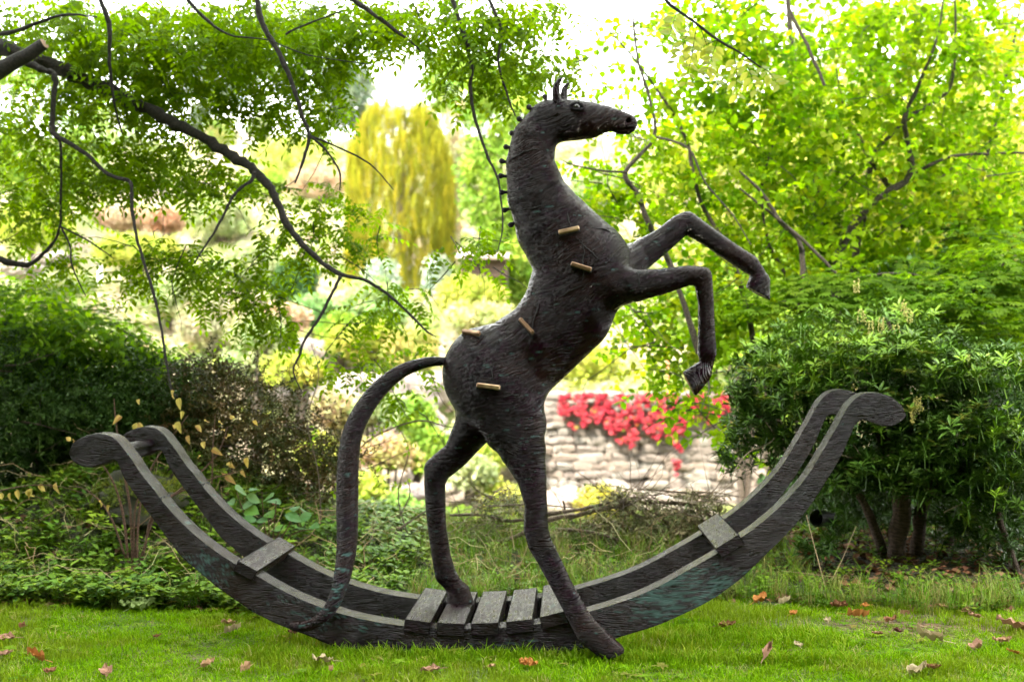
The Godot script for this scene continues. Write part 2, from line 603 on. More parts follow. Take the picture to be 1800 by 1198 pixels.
func sculpture() -> void:
	patina.seed = 11
	patina.frequency = 1.0
	patina.fractal_octaves = 3
	mats.grain = noise_tex(0.035, 21, 512, FastNoiseLite.FRACTAL_RIDGED, 4)
	var bm := bronze_mat()
	var s := thing("rocking_horse_sculpture", "dark bronze rearing horse sculpture standing on two long curved rockers", "sculpture", Vector3(0, 0, -ZB))
	# neck and trunk, head, hind legs, forelegs: [px, py, radius px, metres nearer than the middle plane]
	chain([[958, 207, 29, 0], [938, 245, 39, 0], [932, 290, 43.5, 0], [945, 345, 54, 0], [975, 400, 69, 0], [1026, 466, 84, 0], [998, 547, 80, 0], [957, 596, 73, 0], [905, 637, 79, 0], [867, 657, 90, 0]], 0.82, 0.04)
	chain([[990, 211, 38, 0], [1012, 211, 36, 0], [1035, 211, 33, 0], [1062, 209, 25, 0], [1086, 211, 19, 0], [1104, 217, 17, 0]], 0.68, 0.05)
	chain([[1090, 224, 13, 0], [1101, 228, 9, 0]], 0.8, 0.012)
	chain([[882, 690, 79, 0.04], [903, 745, 58, 0.08], [919, 790, 41, 0.12], [935, 842, 26, 0.18], [942, 886, 20, 0.22], [942, 930, 22, 0.26], [949, 955, 21.5, 0.28], [963, 980, 20, 0.3], [990, 1033, 18.5, 0.35], [1020, 1088, 19.5, 0.4], [1034, 1110, 23, 0.42], [1078, 1148, 21, 0.45]], 0.85, 0.05, sole(1082, 1151, 0.45, 0.35, 0.94))
	chain([[852, 705, 55, -0.06], [832, 752, 35, -0.08], [803, 797, 24.5, -0.1], [769, 825, 24, -0.11], [764, 848, 19, -0.11], [766, 900, 17.5, -0.1], [768, 927, 16.5, -0.1], [776, 980, 17, -0.1], [783, 1009, 19, -0.1], [796, 1026, 16, -0.1], [806, 1042, 21, -0.1], [810, 1068, 26, -0.1]], 0.9, 0.04, sole(810, 1062, -0.1, 0, 1))
	chain([[1075, 500, 44, 0.06], [1116, 502, 29, 0.12], [1162, 495, 23, 0.14], [1209, 484, 18, 0.15], [1235, 485, 17, 0.15], [1241, 530, 14, 0.15], [1242, 580, 15, 0.15], [1243, 618, 17, 0.15], [1243, 638, 12, 0.15], [1233, 655, 19, 0.15], [1203, 681, 25, 0.15]], 0.92, 0.035, sole(1211, 675, 0.15, -0.89, 0.46))
	chain([[1085, 470, 38, -0.06], [1124, 450, 27, -0.12], [1165, 422, 21.5, -0.15], [1195, 397, 20, -0.16], [1208, 391, 20, -0.16], [1245, 415, 17, -0.16], [1285, 443, 17, -0.16], [1318, 464, 17, -0.16], [1331, 476, 13, -0.16], [1335, 494, 19, -0.16], [1329, 525, 25, -0.16]], 0.92, 0.035, sole(1331, 515, -0.16, -0.5, 0.87))
	var nostril := W(1108, 205, ZB)
	var at_nostril := on_body(1106, 209)
	hollows.append([at_nostril[0] + Vector3(-0.006, -0.006, 0.004), at_nostril[0] + Vector3(-0.002, -0.004, -0.010), R(4.4, ZB)])
	var other: Vector3 = at_nostril[0]
	other.z = 2.0 * nostril.z - other.z
	hollows.append([other + Vector3(-0.006, -0.006, -0.004), other + Vector3(-0.002, -0.004, 0.010), R(4.4, ZB)])
	var m0 := on_body(1088, 228)
	var m1 := on_body(1112, 225)
	hollows.append([m0[0], m1[0], R(2.2, ZB)])
	var mb := nets(0.0075)
	mb.smooth()
	for k in mb.v.size():                                 # the carved grooves themselves
		var g := grain_uv(mb.v[k])
		var cutting := patina.get_noise_2d(g.x * 7.0, g.y * 11.0)
		mb.v[k] -= mb.n[k] * 0.0026 * clampf(0.5 - absf(cutting) * 3.0, 0.0, 0.5) * 2.0 * smoothstep(-1.2, -0.9, g.y + 2.0)
	mb.smooth()
	for k in mb.v.size():
		mb.uv[k] = grain_uv(mb.v[k])
		mb.c[k] = bronze_tint(mb.v[k], 0.1)
	part("horse_body", mb.done(false, true), bm, s)
	# tail
	mb = MB.new()
	var tp := []
	var tr := PackedFloat32Array()
	var tail := [[792, 634, 6, 0.0], [783, 634.5, 7, 0.02], [748, 637, 9.5, 0.04], [708, 651, 12, 0.06], [674, 676, 15, 0.08], [643, 713, 17, 0.1], [621, 757, 18, 0.13], [613, 800, 19, 0.16], [610.5, 850, 19.5, 0.19], [610, 900, 19.5, 0.22], [610, 950, 18.5, 0.26], [604, 1000, 16, 0.31], [592, 1045, 13, 0.355], [574, 1077, 11, 0.385], [545, 1098, 9.5, 0.395], [520, 1101, 9, 0.395], [509, 1098, 5, 0.395]]
	for q in tail:
		tp.append(W(q[0], q[1], ZB - q[3]))
	var line := curve(tp, 14)
	for k in line.size():
		var f := k / 14.0
		var j := mini(int(f), tail.size() - 2)
		tr.append(R(lerpf(tail[j][2], tail[j + 1][2], f - j), ZB - tail[j][3]) * (1.0 + 0.05 * patina.get_noise_1d(k * 0.7)))
	mb.tube(line, tr, 22)
	for k in mb.v.size():
		var p := mb.v[k]
		mb.uv[k] = Vector2((p.x + p.z) * 0.8 + 0.3 * sin(p.y * 7.0), (p.y - 0.3 * p.x + p.z * 0.5) / 0.2)
		mb.c[k] = bronze_tint(p, 0.12 + 0.36 * exp(-pow((p.y - 0.28) / 0.16, 2.0)))
	part("tail", mb.done(false, true), bm, s)
	# ears: two horn-like leaves
	for e in [[[[981, 182, 9, 0.03], [978, 168, 7.5, 0.035], [978, 153, 6, 0.04], [982, 143, 4.2, 0.042], [988, 136.5, 1.4, 0.044]]], [[[991, 182, 8, -0.03], [991, 168, 6.5, -0.035], [993, 156, 5, -0.04], [996, 150, 3.4, -0.04], [1000, 146, 1.2, -0.04]]]]:
		mb = MB.new()
		var ps := []
		var rs := PackedFloat32Array()
		for q in e[0]:
			ps.append(W(q[0], q[1], ZB - q[3]))
		var ln := curve(ps, 5)
		for k in ln.size():
			var j := mini(k / 5, 3)
			rs.append(R(lerpf(e[0][j][2], e[0][j + 1][2], k / 5.0 - j), ZB))
		mb.tube(ln, rs, 12)
		for k in mb.v.size():
			mb.c[k] = bronze_tint(mb.v[k], 0.1)
			mb.uv[k] = Vector2(mb.v[k].x * 3.0, mb.v[k].y)
		part("ear", mb.done(false, true), bm, s)
	# eyes with heavy lids
	var eye := on_body(1014, 187)
	for side in 2:
		var c: Vector3 = eye[0]
		var n: Vector3 = eye[1]
		if side:
			c.z = 2.0 * -ZB - c.z
			n.z = -n.z
		var u := Vector3(1, -0.12, 0)
		u = (u - n * u.dot(n)).normalized()
		var w := n.cross(u) * (1 if side == 0 else -1)
		mb = MB.new()
		mb.tint = Color(0.012, 0.011, 0.012)
		mb.ball(c - n * 0.006, Vector3.ONE * R(6.6, ZB), 10, 16)
		var em := StandardMaterial3D.new()
		em.albedo_color = Color(0.012, 0.011, 0.012).linear_to_srgb()
		em.roughness = 0.18
		var eb := part("eye", mb.done(), em, s)
		for lid: float in [1.0, -1.0]:
			mb = MB.new()
			var ps := PackedVector3Array()
			var rs := PackedFloat32Array()
			for k in 13:
				var a := PI * k / 12.0
				ps.append(c + u * cos(a) * R(11.5, ZB) + w * lid * sin(a) * R(6.8 if lid > 0 else 6.2, ZB) + n * (0.004 * sin(a) - 0.001))
				rs.append(R(1.5 + (2.2 if lid > 0 else 1.1) * sin(a), ZB))
			mb.tube(ps, rs, 8)
			for k in mb.v.size(): mb.c[k] = bronze_tint(mb.v[k], 0.05)
			var lo := part("eyelid", mb.done(false, true), bm, eb)
	# mane: a row of small clubs along the crest
	for q in [[958, 170, 964, 186], [930, 188, 941, 198], [913, 209, 926, 216], [900, 234, 914, 240], [889.5, 258, 904, 261], [882, 283, 897, 286], [880, 309, 896, 310], [882, 338, 897, 337], [887, 369, 902, 365], [898, 395, 911, 387]]:
		mb = MB.new()
		var a := W(q[0], q[1], ZB)
		var b := W(q[2], q[3], ZB)
		var d := (b - a).normalized()
		mb.tube(PackedVector3Array([a - d * 0.013, a - d * 0.011, a - d * 0.004, a + d * 0.004, a + d * 0.012, a + d * 0.02, b, b + d * 0.035]), PackedFloat32Array([0.003, 0.009, 0.0135, 0.013, 0.009, 0.0075, 0.0085, 0.009]), 10)
		for k in mb.v.size(): mb.c[k] = bronze_tint(mb.v[k], 0.05)
		part("mane_stud", mb.done(false, true), bm, s)
	# brass staples set across the joints
	var dark := StandardMaterial3D.new()
	dark.albedo_color = Color(0.006, 0.0055, 0.006).linear_to_srgb()
	dark.roughness = 0.9
	var brass := StandardMaterial3D.new()
	brass.albedo_texture = noise_tex(0.05, 33, 128, FastNoiseLite.FRACTAL_FBM, 3, ramp([[0.35, Color(0.16, 0.09, 0.05).linear_to_srgb()], [0.7, Color(0.36, 0.24, 0.14).linear_to_srgb()]]))
	brass.metallic = 0.6
	brass.roughness = 0.42
	for q in [[982, 410, 1018, 402], [1004, 463, 1040, 474], [915, 562, 938, 587], [815, 586, 845, 590], [839, 676, 880, 681]]:
		var a := on_body(q[0], q[1])
		var b := on_body(q[2], q[3])
		var d: Vector3 = b[0] - a[0]
		var n: Vector3 = (a[1] + b[1]).normalized()
		var x := d.normalized()
		n = (n - x * n.dot(x)).normalized()
		var t := Transform3D(Basis(x, n.cross(x), n), (a[0] + b[0]) * 0.5 + n * 0.009)
		mb = MB.new()
		mb.box(Vector3(d.length(), 0.021 * rf(0.85, 1.15), 0.03), t, rf(0.003, 0.006))
		var st := part("brass_staple", mb.done(), brass, s)
		mb = MB.new()
		mb.box(Vector3(d.length() * 1.06, 0.027, 0.012), t.translated_local(Vector3(0, -0.002, -0.0105)), 0.004)
		part("socket", mb.done(), dark, st)
	# cracks in the chest: narrow dark ridges of split metal
	for cr in [[[998, 372], [1000, 384], [1003, 398]], [[1012, 414], [1022, 428], [1033, 437], [1044, 447], [1055, 456]], [[1022, 420], [1027, 440], [1024, 462], [1026, 480], [1022, 497]], [[868, 640], [864, 652], [866, 668]], [[948, 532], [944, 548], [938, 562], [936, 580]], [[958, 540], [1000, 512], [1030, 498]], [[893, 284], [910, 272], [940, 262], [970, 258]], [[1036, 400], [1060, 402], [1082, 413]], [[905, 372], [930, 366], [960, 360]], [[880, 700], [900, 694], [930, 692]], [[1120, 478], [1124, 492], [1121, 508]]]:
		mb = MB.new()
		var ps := []
		for q in cr:
			var h := on_body(q[0], q[1])
			ps.append(h[0] - h[1] * 0.0008)
		var ln := curve(ps, 5)
		var rs := PackedFloat32Array()
		for k in ln.size():
			if k > 0 and k < ln.size() - 1: ln[k] += Vector3(rf(-1, 1), rf(-1, 1), 0) * 0.003
			rs.append(0.0026 * sin(PI * (k + 0.6) / (ln.size() + 0.2)) + 0.0004)
		mb.tube(ln, rs, 5)
		part("crack", mb.done(), dark, s)
	# rockers, cross boards, slats and the round rod between the scrolls
	var rm := bronze_mat(Vector3(1, 1, 1), 0.6, 0.37)
	var sm := rm.duplicate()
	sm.roughness = 0.5
	sm.metallic_specular = 0.3
	part("rocker", rocker(5.25, 0.13, true, 0.0, 0).done(false, true), rm, s)
	part("rocker", rocker(5.25, 0.13, false, 0.6, 7).done(false, true), rm, s)
	var k := 0
	for q in [[713, 1086, 756, 1092], [769, 1092.5, 816, 1094.5], [828.5, 1094, 875, 1092], [890, 1091, 935, 1086], [949, 1083, 992, 1072]]:
		k += 1
		part("slat", slab(q, 5.245, 5.985, 0.055, k).done(false, true), sm, s)
	for q in [[420, 984, 452, 1002], [1258, 962, 1297, 938]]:
		k += 1
		part("cross_board", slab(q, 5.245, 5.985, 0.05, k).done(false, true), sm, s)
	for q in [[281, 876, 289, 871], [399, 985, 407, 978], [520, 1051, 527, 1045], [1190, 1014, 1184, 1007], [1316, 939, 1309, 930], [1404, 858, 1396, 851]]:      # joints across the rockers' tops
		for far: float in [0.0, 0.6]:
			mb = MB.new()
			var a := W(q[0], q[1], 5.25)
			var b := W(q[2], q[3], 5.25)
			mb.box(Vector3(0.0035, 0.132, 0.012), Transform3D(Basis(Vector3(0, 0, 1), atan2((b - a).y, (b - a).x)) * Basis(Vector3(1, 0, 0), PI / 2), Vector3(a.x, a.y, -5.315 - far)), 0.001)
			part("joint", mb.done(), dark, s)
	mb = MB.new()
	var ra := W(196, 791, 5.36)
	mb.tube(PackedVector3Array([ra, Vector3(ra.x, ra.y, -5.6), Vector3(ra.x, ra.y, -5.87)]), PackedFloat32Array([0.021, 0.021, 0.021]), 14)
	for j in mb.v.size(): mb.c[j] = bronze_tint(mb.v[j], 0.1)
	part("rod", mb.done(false, true), rm, s)

# ---------------------------------------------------------------- terrain
var rough := FastNoiseLite.new()

func H(x: float, zz: float) -> float:                    # height of the ground, zz metres in front of the camera
	var y := 0.14 * smoothstep(6.4, 7.6, zz) * (1.0 - smoothstep(8.3, 9.5, zz))
	y += 0.50 * exp(-pow((x + 2.75) / 1.0, 2.0) - pow((zz - 7.9) / 0.8, 2.0))
	y -= 1.75 * smoothstep(8.4, 12.5, zz)
	y += 0.45 * smoothstep(17.0, 21.5, zz)
	var face := lerpf(23.6, 22.3, smoothstep(-2.5, -1.0, x))
	y += 1.9 * smoothstep(lerpf(20.0, 22.0, smoothstep(-2.5, -1.0, x)), face, zz)
	y += 0.36 * (clampf(zz, 22.6, 52.0) - 22.6)
	y += 0.10 * (clampf(zz, 52.0, 100.0) - 52.0)
	y += rough.get_noise_2d(x * 0.5, zz * 0.5) * 0.9 * smoothstep(10.0, 26.0, zz) * (1.0 - 0.8 * exp(-pow((zz - 22.0) / 1.2, 2.0)))
	y += rough.get_noise_2d(x * 5.0, zz * 5.0) * 0.03 * smoothstep(6.6, 7.2, zz)
	return y

func G(px: float, py: float) -> Vector3:                  # the place on the level lawn seen at that pixel
	var d := ray(px, py)
	return CAM + d * (-CAM.y / d.y)

func lawn_edge(x: float) -> float:
	return 6.42 + 0.13 * sin(x * 1.7 + 0.6) + 0.25 * rough.get_noise_1d(x * 3.0) + (-0.28 if x < -1.6 else 0.0)

func ground_sheets() -> void:
	rough.seed = 5
	rough.frequency = 0.35
	rough.fractal_octaves = 3
	# one sheet from behind the camera to the horizon, finer near the camera
	var mb := MB.new()
	var zs := []
	var z := -60.0
	while z < 400.0:
		zs.append(z)
		z += 6.0 if z < -6.5 else 0.3 if z < 12.0 else 0.45 if z < 26.0 else 1.0 if z < 56.0 else 12.0
	var nx := 140
	for zz: float in zs:
		for k in nx + 1:
			var f := k / float(nx) * 2.0 - 1.0
			var x := signf(f) * (absf(f) * 6.0 + pow(absf(f), 3.0) * (24.0 + maxf(zz, 0.0) * 1.2))
			var lawn := zz < lawn_edge(x)
			var n := rough.get_noise_2d(x * 2.0, zz * 2.0)
			var c := Color(0.09, 0.13, 0.02).lerp(Color(0.12, 0.10, 0.035), clampf(n * 2.0 + 0.2, 0, 1))
			c = c.lerp(Color(0.15, 0.085, 0.04), clampf(1.8 * exp(-pow((x - 1.72) / 0.45, 2.0) - pow((zz - 5.95) / 0.25, 2.0)), 0, 1))
			if not lawn: c = Color(0.055, 0.042, 0.024).lerp(Color(0.04, 0.06, 0.015), clampf(n + 0.5, 0, 1))
			if zz > 9.0: c = c.lerp(Color(0.36, 0.29, 0.23).lerp(Color(0.20, 0.25, 0.06), clampf(rough.get_noise_2d(x * 0.9, zz * 0.9) * 1.6 + 0.5, 0, 1)), smoothstep(9.0, 12.5, zz))
			mb.tint = c
			mb.vert(Vector3(x, H(x, zz), -zz))
	for j in zs.size() - 1:
		for k in nx:
			var a := j * (nx + 1) + k
			mb.quad(a, a + nx + 1, a + nx + 2, a + 1)
	mb.smooth()
	var m := StandardMaterial3D.new()
	m.vertex_color_use_as_albedo = true
	m.roughness = 0.95
	m.albedo_texture = noise_tex(0.03, 61, 512, FastNoiseLite.FRACTAL_FBM, 5, ramp([[0.2, Color(0.62, 0.6, 0.55)], [0.55, Color(0.9, 0.9, 0.86)], [0.85, Color(1, 1, 1)]]))
	m.heightmap_enabled = true
	m.heightmap_texture = noise_tex(0.05, 62, 512, FastNoiseLite.FRACTAL_FBM, 5)
	m.heightmap_scale = 4.0
	m.uv1_triplanar = true
	m.uv1_world_triplanar = true
	m.uv1_scale = Vector3.ONE * 0.8
	tag(part("ground", mb.done(false, true), m, self), "", "", "", "structure")

# ---------------------------------------------------------------- leaves
func leaf_into(mb: MB, t: Transform3D, length: float, width: float, segs := 3, fold := 0.25, droop := 0.25, widest := 0.45) -> void:   # a blade along +x, upper side +y
	var prev := []
	for k in segs + 1:
		var f := float(k) / segs
		var w := width * 0.5 * (sin(PI * pow(f, log(0.5) / log(widest))) if k > 0 and k < segs else 0.0)
		var y := -droop * length * f * f
		var mid := mb.vert(t * Vector3(length * f, y, 0))
		var row := [mid, mid, mid]
		if w > 0.0:
			row = [mb.vert(t * Vector3(length * f, y + fold * w, -w)), mid, mb.vert(t * Vector3(length * f, y + fold * w, w))]
		if k > 0:
			for s: int in [0, 1]:
				if prev[s] != prev[s + 1]: mb.tri(prev[s], prev[s + 1], row[s + 1])
				if row[s] != row[s + 1]: mb.tri(prev[s], row[s + 1], row[s])
		prev = row

func stick(mb: MB, a: Vector3, b: Vector3, r: float) -> void:
	var d := (b - a).normalized()
	var s := d.cross(Vector3(0.2, 0.3, 1)).normalized() * r
	var u := d.cross(s)
	var f := mb.v.size()
	for q: Vector3 in [a, b]:
		mb.vert(q + s); mb.vert(q - s * 0.5 + u * 0.87); mb.vert(q - s * 0.5 - u * 0.87)
	for k in 3:
		mb.quad(f + k, f + (k + 1) % 3, f + 3 + (k + 1) % 3, f + 3 + k)

func aim(d: Vector3, up := Vector3.UP) -> Basis:          # +x along d, +y near up
	var x := d.normalized()
	var z := x.cross(up).normalized()
	return Basis(x, z.cross(x), z)

func pinnate(pairs: int, gap: float, length: float, width: float) -> ArrayMesh:
	var mb := MB.new()
	for k in pairs + 1:
		var at := Vector3(gap * (k + 1.2), -0.25 * gap * k * k / pairs, 0)
		if k == pairs:
			leaf_into(mb, Transform3D(aim(Vector3(1, -0.4, 0)), at), length, width)
		else:
			for s: float in [-1.0, 1.0]:
				leaf_into(mb, Transform3D(aim(Vector3(0.35 + rf(-0.2, 0.2), -0.25 + rf(-0.25, 0.2), s)), at + Vector3(rf(-0.3, 0.3) * gap, 0, 0)), length * rf(0.8, 1.1), width * rf(0.85, 1.1))
		if k: stick(mb, Vector3(gap * (k + 0.2), -0.25 * gap * (k - 1) * (k - 1) / pairs, 0), at, 0.0012)
	return mb.done(true)

func twig_mesh(length: float, leaves: int, ll: float, lw: float, segs := 3, spread_ := 0.8, widest := 0.45) -> ArrayMesh:   # a twig along +x with leaves on alternate sides
	var mb := MB.new()
	stick(mb, Vector3.ZERO, Vector3(length, 0, 0), 0.0016)
	for k in leaves:
		var f := (k + 0.7) / leaves
		var a := k * 2.4 + rf(-0.4, 0.4)
		var d := Vector3(rf(0.2, 0.8), sin(a) * spread_ - 0.15, cos(a) * spread_)
		leaf_into(mb, Transform3D(aim(d), Vector3(length * f, 0, 0)), ll * rf(0.7, 1.15), lw * rf(0.75, 1.1), segs, 0.2, rf(0.0, 0.4), widest)
	return mb.done(true)

func whorl_mesh(leaves: int, ll: float, lw: float, lift: float) -> ArrayMesh:   # a rosette of narrow leaves at a shoot's end, pointing +y
	var mb := MB.new()
	stick(mb, Vector3(0, -0.09, 0), Vector3.ZERO, 0.002)
	for k in leaves:
		var a := TAU * k / leaves * 1.62 + rf(-0.2, 0.2)
		var up := lift + rf(-0.35, 0.35)
		leaf_into(mb, Transform3D(aim(Vector3(cos(a), up, sin(a))), Vector3(0, rf(-0.025, 0.004), 0)), ll * rf(0.75, 1.1), lw * rf(0.85, 1.1), 3, 0.3, rf(0.1, 0.35), 0.55)
	return mb.done(true)

func clump_mesh(r: float, leaves: int, ll: float, lw: float) -> ArrayMesh:   # a loose ball of leaves for far shrubs
	var mb := MB.new()
	for k in leaves:
		var p := Vector3(rf(-1, 1), rf(-1, 1), rf(-1, 1)).normalized() * r * pow(rf(0.1, 1.0), 0.5)
		leaf_into(mb, Transform3D(rand_turn(1.0, 1.2), p), ll * rf(0.7, 1.2), lw * rf(0.7, 1.2), 2, 0.2, 0.2, 0.5)
	return mb.done(true)

func plume_mesh(h: float, r: float, leaves: int, ll: float) -> ArrayMesh:   # an upright tapering spray of a fastigiate conifer
	var mb := MB.new()
	stick(mb, Vector3.ZERO, Vector3(0, h, 0), 0.006)
	for k in leaves:
		var f := float(k) / leaves
		var a := k * 2.4
		var rr := r * sin(PI * (0.15 + 0.8 * f)) * rf(0.3, 1.0)
		var p := Vector3(cos(a) * rr, h * f, sin(a) * rr)
		leaf_into(mb, Transform3D(aim(Vector3(cos(a) * 0.6, 1.1, sin(a) * 0.6), Vector3(cos(a), 0.1, sin(a))), p), ll * rf(0.7, 1.2), ll * 0.42, 2, 0.2, 0.0, 0.5)
	return mb.done(true)

func palm_leaf_spray() -> ArrayMesh:                      # a flat spray of small hand-shaped leaves
	var mb := MB.new()
	stick(mb, Vector3.ZERO, Vector3(0.3, 0, 0), 0.002)
	for k in 9:
		var at := Vector3(0.05 + 0.032 * k, rf(-0.02, 0.02), (0.055 if k % 2 else -0.055) * rf(0.6, 1.4))
		var yaw := rf(-0.7, 0.7)
		for j in 5:
			var a := yaw + (j - 2) * 0.55
			leaf_into(mb, Transform3D(aim(Vector3(cos(a), -0.15 + rf(-0.12, 0.12), sin(a))), at), 0.042 * (1.0 - 0.12 * absf(j - 2)), 0.015, 2, 0.15, 0.25, 0.4)
	return mb.done(true)

func in_ball() -> Vector3:
	while true:
		var p := Vector3(rf(-1, 1), rf(-1, 1), rf(-1, 1))
		if p.length_squared() < 1.0: return p
	return Vector3.ZERO

func clusters(list: Array, density := 1.0) -> PackedVector3Array:   # [px, py, half width px, half height px, depth, half depth, count]
	var out := PackedVector3Array()
	for q in list:
		for k in int(q[6] * density):
			var b := in_ball()
			out.append(W(q[0] + b.x * q[2], q[1] + b.y * q[3], q[4] + b.z * q[5]))
	return out

func mixed(cs: Array, vary := 0.18) -> Color:
	var a: Color = cs[rng.randi() % cs.size()]
	var b: Color = cs[rng.randi() % cs.size()]
	var c := a.lerp(b, rf(0, 1))
	return col(c.r, c.g, c.b, vary)

func hanging(scale_lo: float, scale_hi: float) -> Basis:
	var a := rf(0, TAU)
	return aim(Vector3(cos(a), rf(-1.1, 0.25), sin(a)), Vector3(rf(-0.5, 0.5), 1, rf(-0.5, 0.5))).scaled(Vector3.ONE * rf(scale_lo, scale_hi))

func upright(lo: float, hi: float, tilt := 0.5) -> Basis:
	return turn(rf(0, TAU), rf(-tilt, tilt), rf(-tilt, tilt), rf(lo, hi))

func dress(o: Node3D, called: String, m: Mesh, mat: Material, at: PackedVector3Array, cs: Array, how: String, lo: float, hi: float, vary := 0.18) -> void:
	var ts := []
	var tint := []
	for p in at:
		var b := hanging(lo, hi) if how == "hang" else upright(lo, hi) if how == "up" else rand_turn(rf(lo, hi), 3.0)
		ts.append(Transform3D(b, p))
		tint.append(mixed(cs, vary))
	spread(o, called, m, mat, ts, tint)

func twigs(list: Array, each: int, long: float, r: float, fall := 0.5) -> MB:   # thin crooked twigs through the clusters that carry the leaves
	var mb := MB.new()
	for q in list:
		for k in each:
			var b := in_ball()
			var p := W(q[0] + b.x * q[2], q[1] + b.y * q[3], q[4] + b.z * q[5])
			var d := Vector3(rf(-1, 1), rf(-fall, 0.4), rf(-1, 1)).normalized()
			var ps := PackedVector3Array([p])
			var rs := PackedFloat32Array([r])
			for s in 4:
				d = (d + Vector3(rf(-0.4, 0.4), rf(-0.4, 0.25), rf(-0.4, 0.4))).normalized()
				p += d * long * 0.25
				ps.append(p)
				rs.append(r * (1.0 - 0.2 * (s + 1)))
			mb.tube(ps, rs, 4, false)
	return mb

# ---------------------------------------------------------------- the far side of the valley
func shrub(called: String, label: String, category: String, px: float, py: float, wpx: float, hpx: float, z: float, m: Mesh, mat: Material, n: int, cs: Array, group := "", how := "any", lo := 0.8, hi := 1.3, square := 0.0, stem := true) -> Node3D:
	var mid := W(px, py, z)
	var rx := R(wpx * 0.5, z)
	var ry := R(hpx * 0.5, z)
	var foot := Vector3(mid.x, minf(H(mid.x, z), mid.y - ry * 0.7), -z)
	var o := thing(called, label, category, foot, group)
	var at := PackedVector3Array()
	for k in n:
		var b := in_ball()
		b = b.normalized() * pow(b.length(), 0.55)
		if square > 0.0: b.y = rf(-1, 1) if rf(0, 1) < square else b.y
		var bump := 1.0 + 0.35 * rough.get_noise_3d(b.x * 4.0 + px, b.y * 4.0, b.z * 4.0 + py)
		at.append(mid + Vector3(b.x * rx, b.y * ry, b.z * rx) * bump)
	dress(o, "crown", m, mat, at, cs, how, lo, hi, 0.25)
	if stem:
		var mb := MB.new()
		for k in 5:
			var tip := mid + Vector3(rf(-0.6, 0.6) * rx, rf(0.0, 0.6) * ry, rf(-0.5, 0.5) * rx)
			mb.tube(curve([foot + Vector3(rf(-0.1, 0.1) * rx, -0.1, 0), foot.lerp(tip, 0.5) + Vector3(rf(-0.1, 0.1), 0.1, 0) * rx, tip], 3), PackedFloat32Array([0.05, 0.045, 0.04, 0.03, 0.025, 0.02, 0.012]), 5, false)
		part("trunk" if hpx > 150 else "stem", mb.done(), mats.bark, o)
	return o

func stone_mesh(seed_: int) -> ArrayMesh:
	var r := RandomNumberGenerator.new()
	r.seed = seed_
	var mb := MB.new()
	var n := 3
	var pts := {}
	for f in 6:
		var ax := f / 2
		var s := 1.0 if f % 2 else -1.0
		for a in n:
			for b in n:
				var ps := []
				for q in [[0, 0], [1, 0], [1, 1], [0, 1]]:
					var p := Vector3.ZERO
					p[ax] = s
					p[(ax + 1) % 3] = (a + q[0]) / float(n) * 2.0 - 1.0
					p[(ax + 2) % 3] = (b + q[1]) / float(n) * 2.0 - 1.0
					var key := Vector3i(p * 10.0)
					if not pts.has(key):
						var rnd := p.normalized() * 1.25
						pts[key] = p.lerp(rnd, 0.42) * 0.5 * (1.0 + r.randf_range(-0.1, 0.1))
					ps.append(pts[key])
				if s < 0: ps.reverse()
				mb.face(ps)
	return mb.done()

func rock_mesh(seed_: int) -> ArrayMesh:
	var f := FastNoiseLite.new()
	f.seed = seed_
	f.frequency = 0.9
	f.fractal_octaves = 4
	var mb := MB.new()
	mb.ball(Vector3.ZERO, Vector3.ONE, 18, 26)
	for k in mb.v.size():
		var p := mb.v[k]
		var q := Vector3(roundf(p.x * 2.2) / 2.2, roundf(p.y * 2.2) / 2.2, roundf(p.z * 2.2) / 2.2)
		mb.v[k] = p * (0.85 + 0.6 * f.get_noise_3dv(p) + 0.22 * absf(f.get_noise_3dv(p * 3.1))) * 0.7 + q * 0.3
	mb.smooth()
	return mb.done()

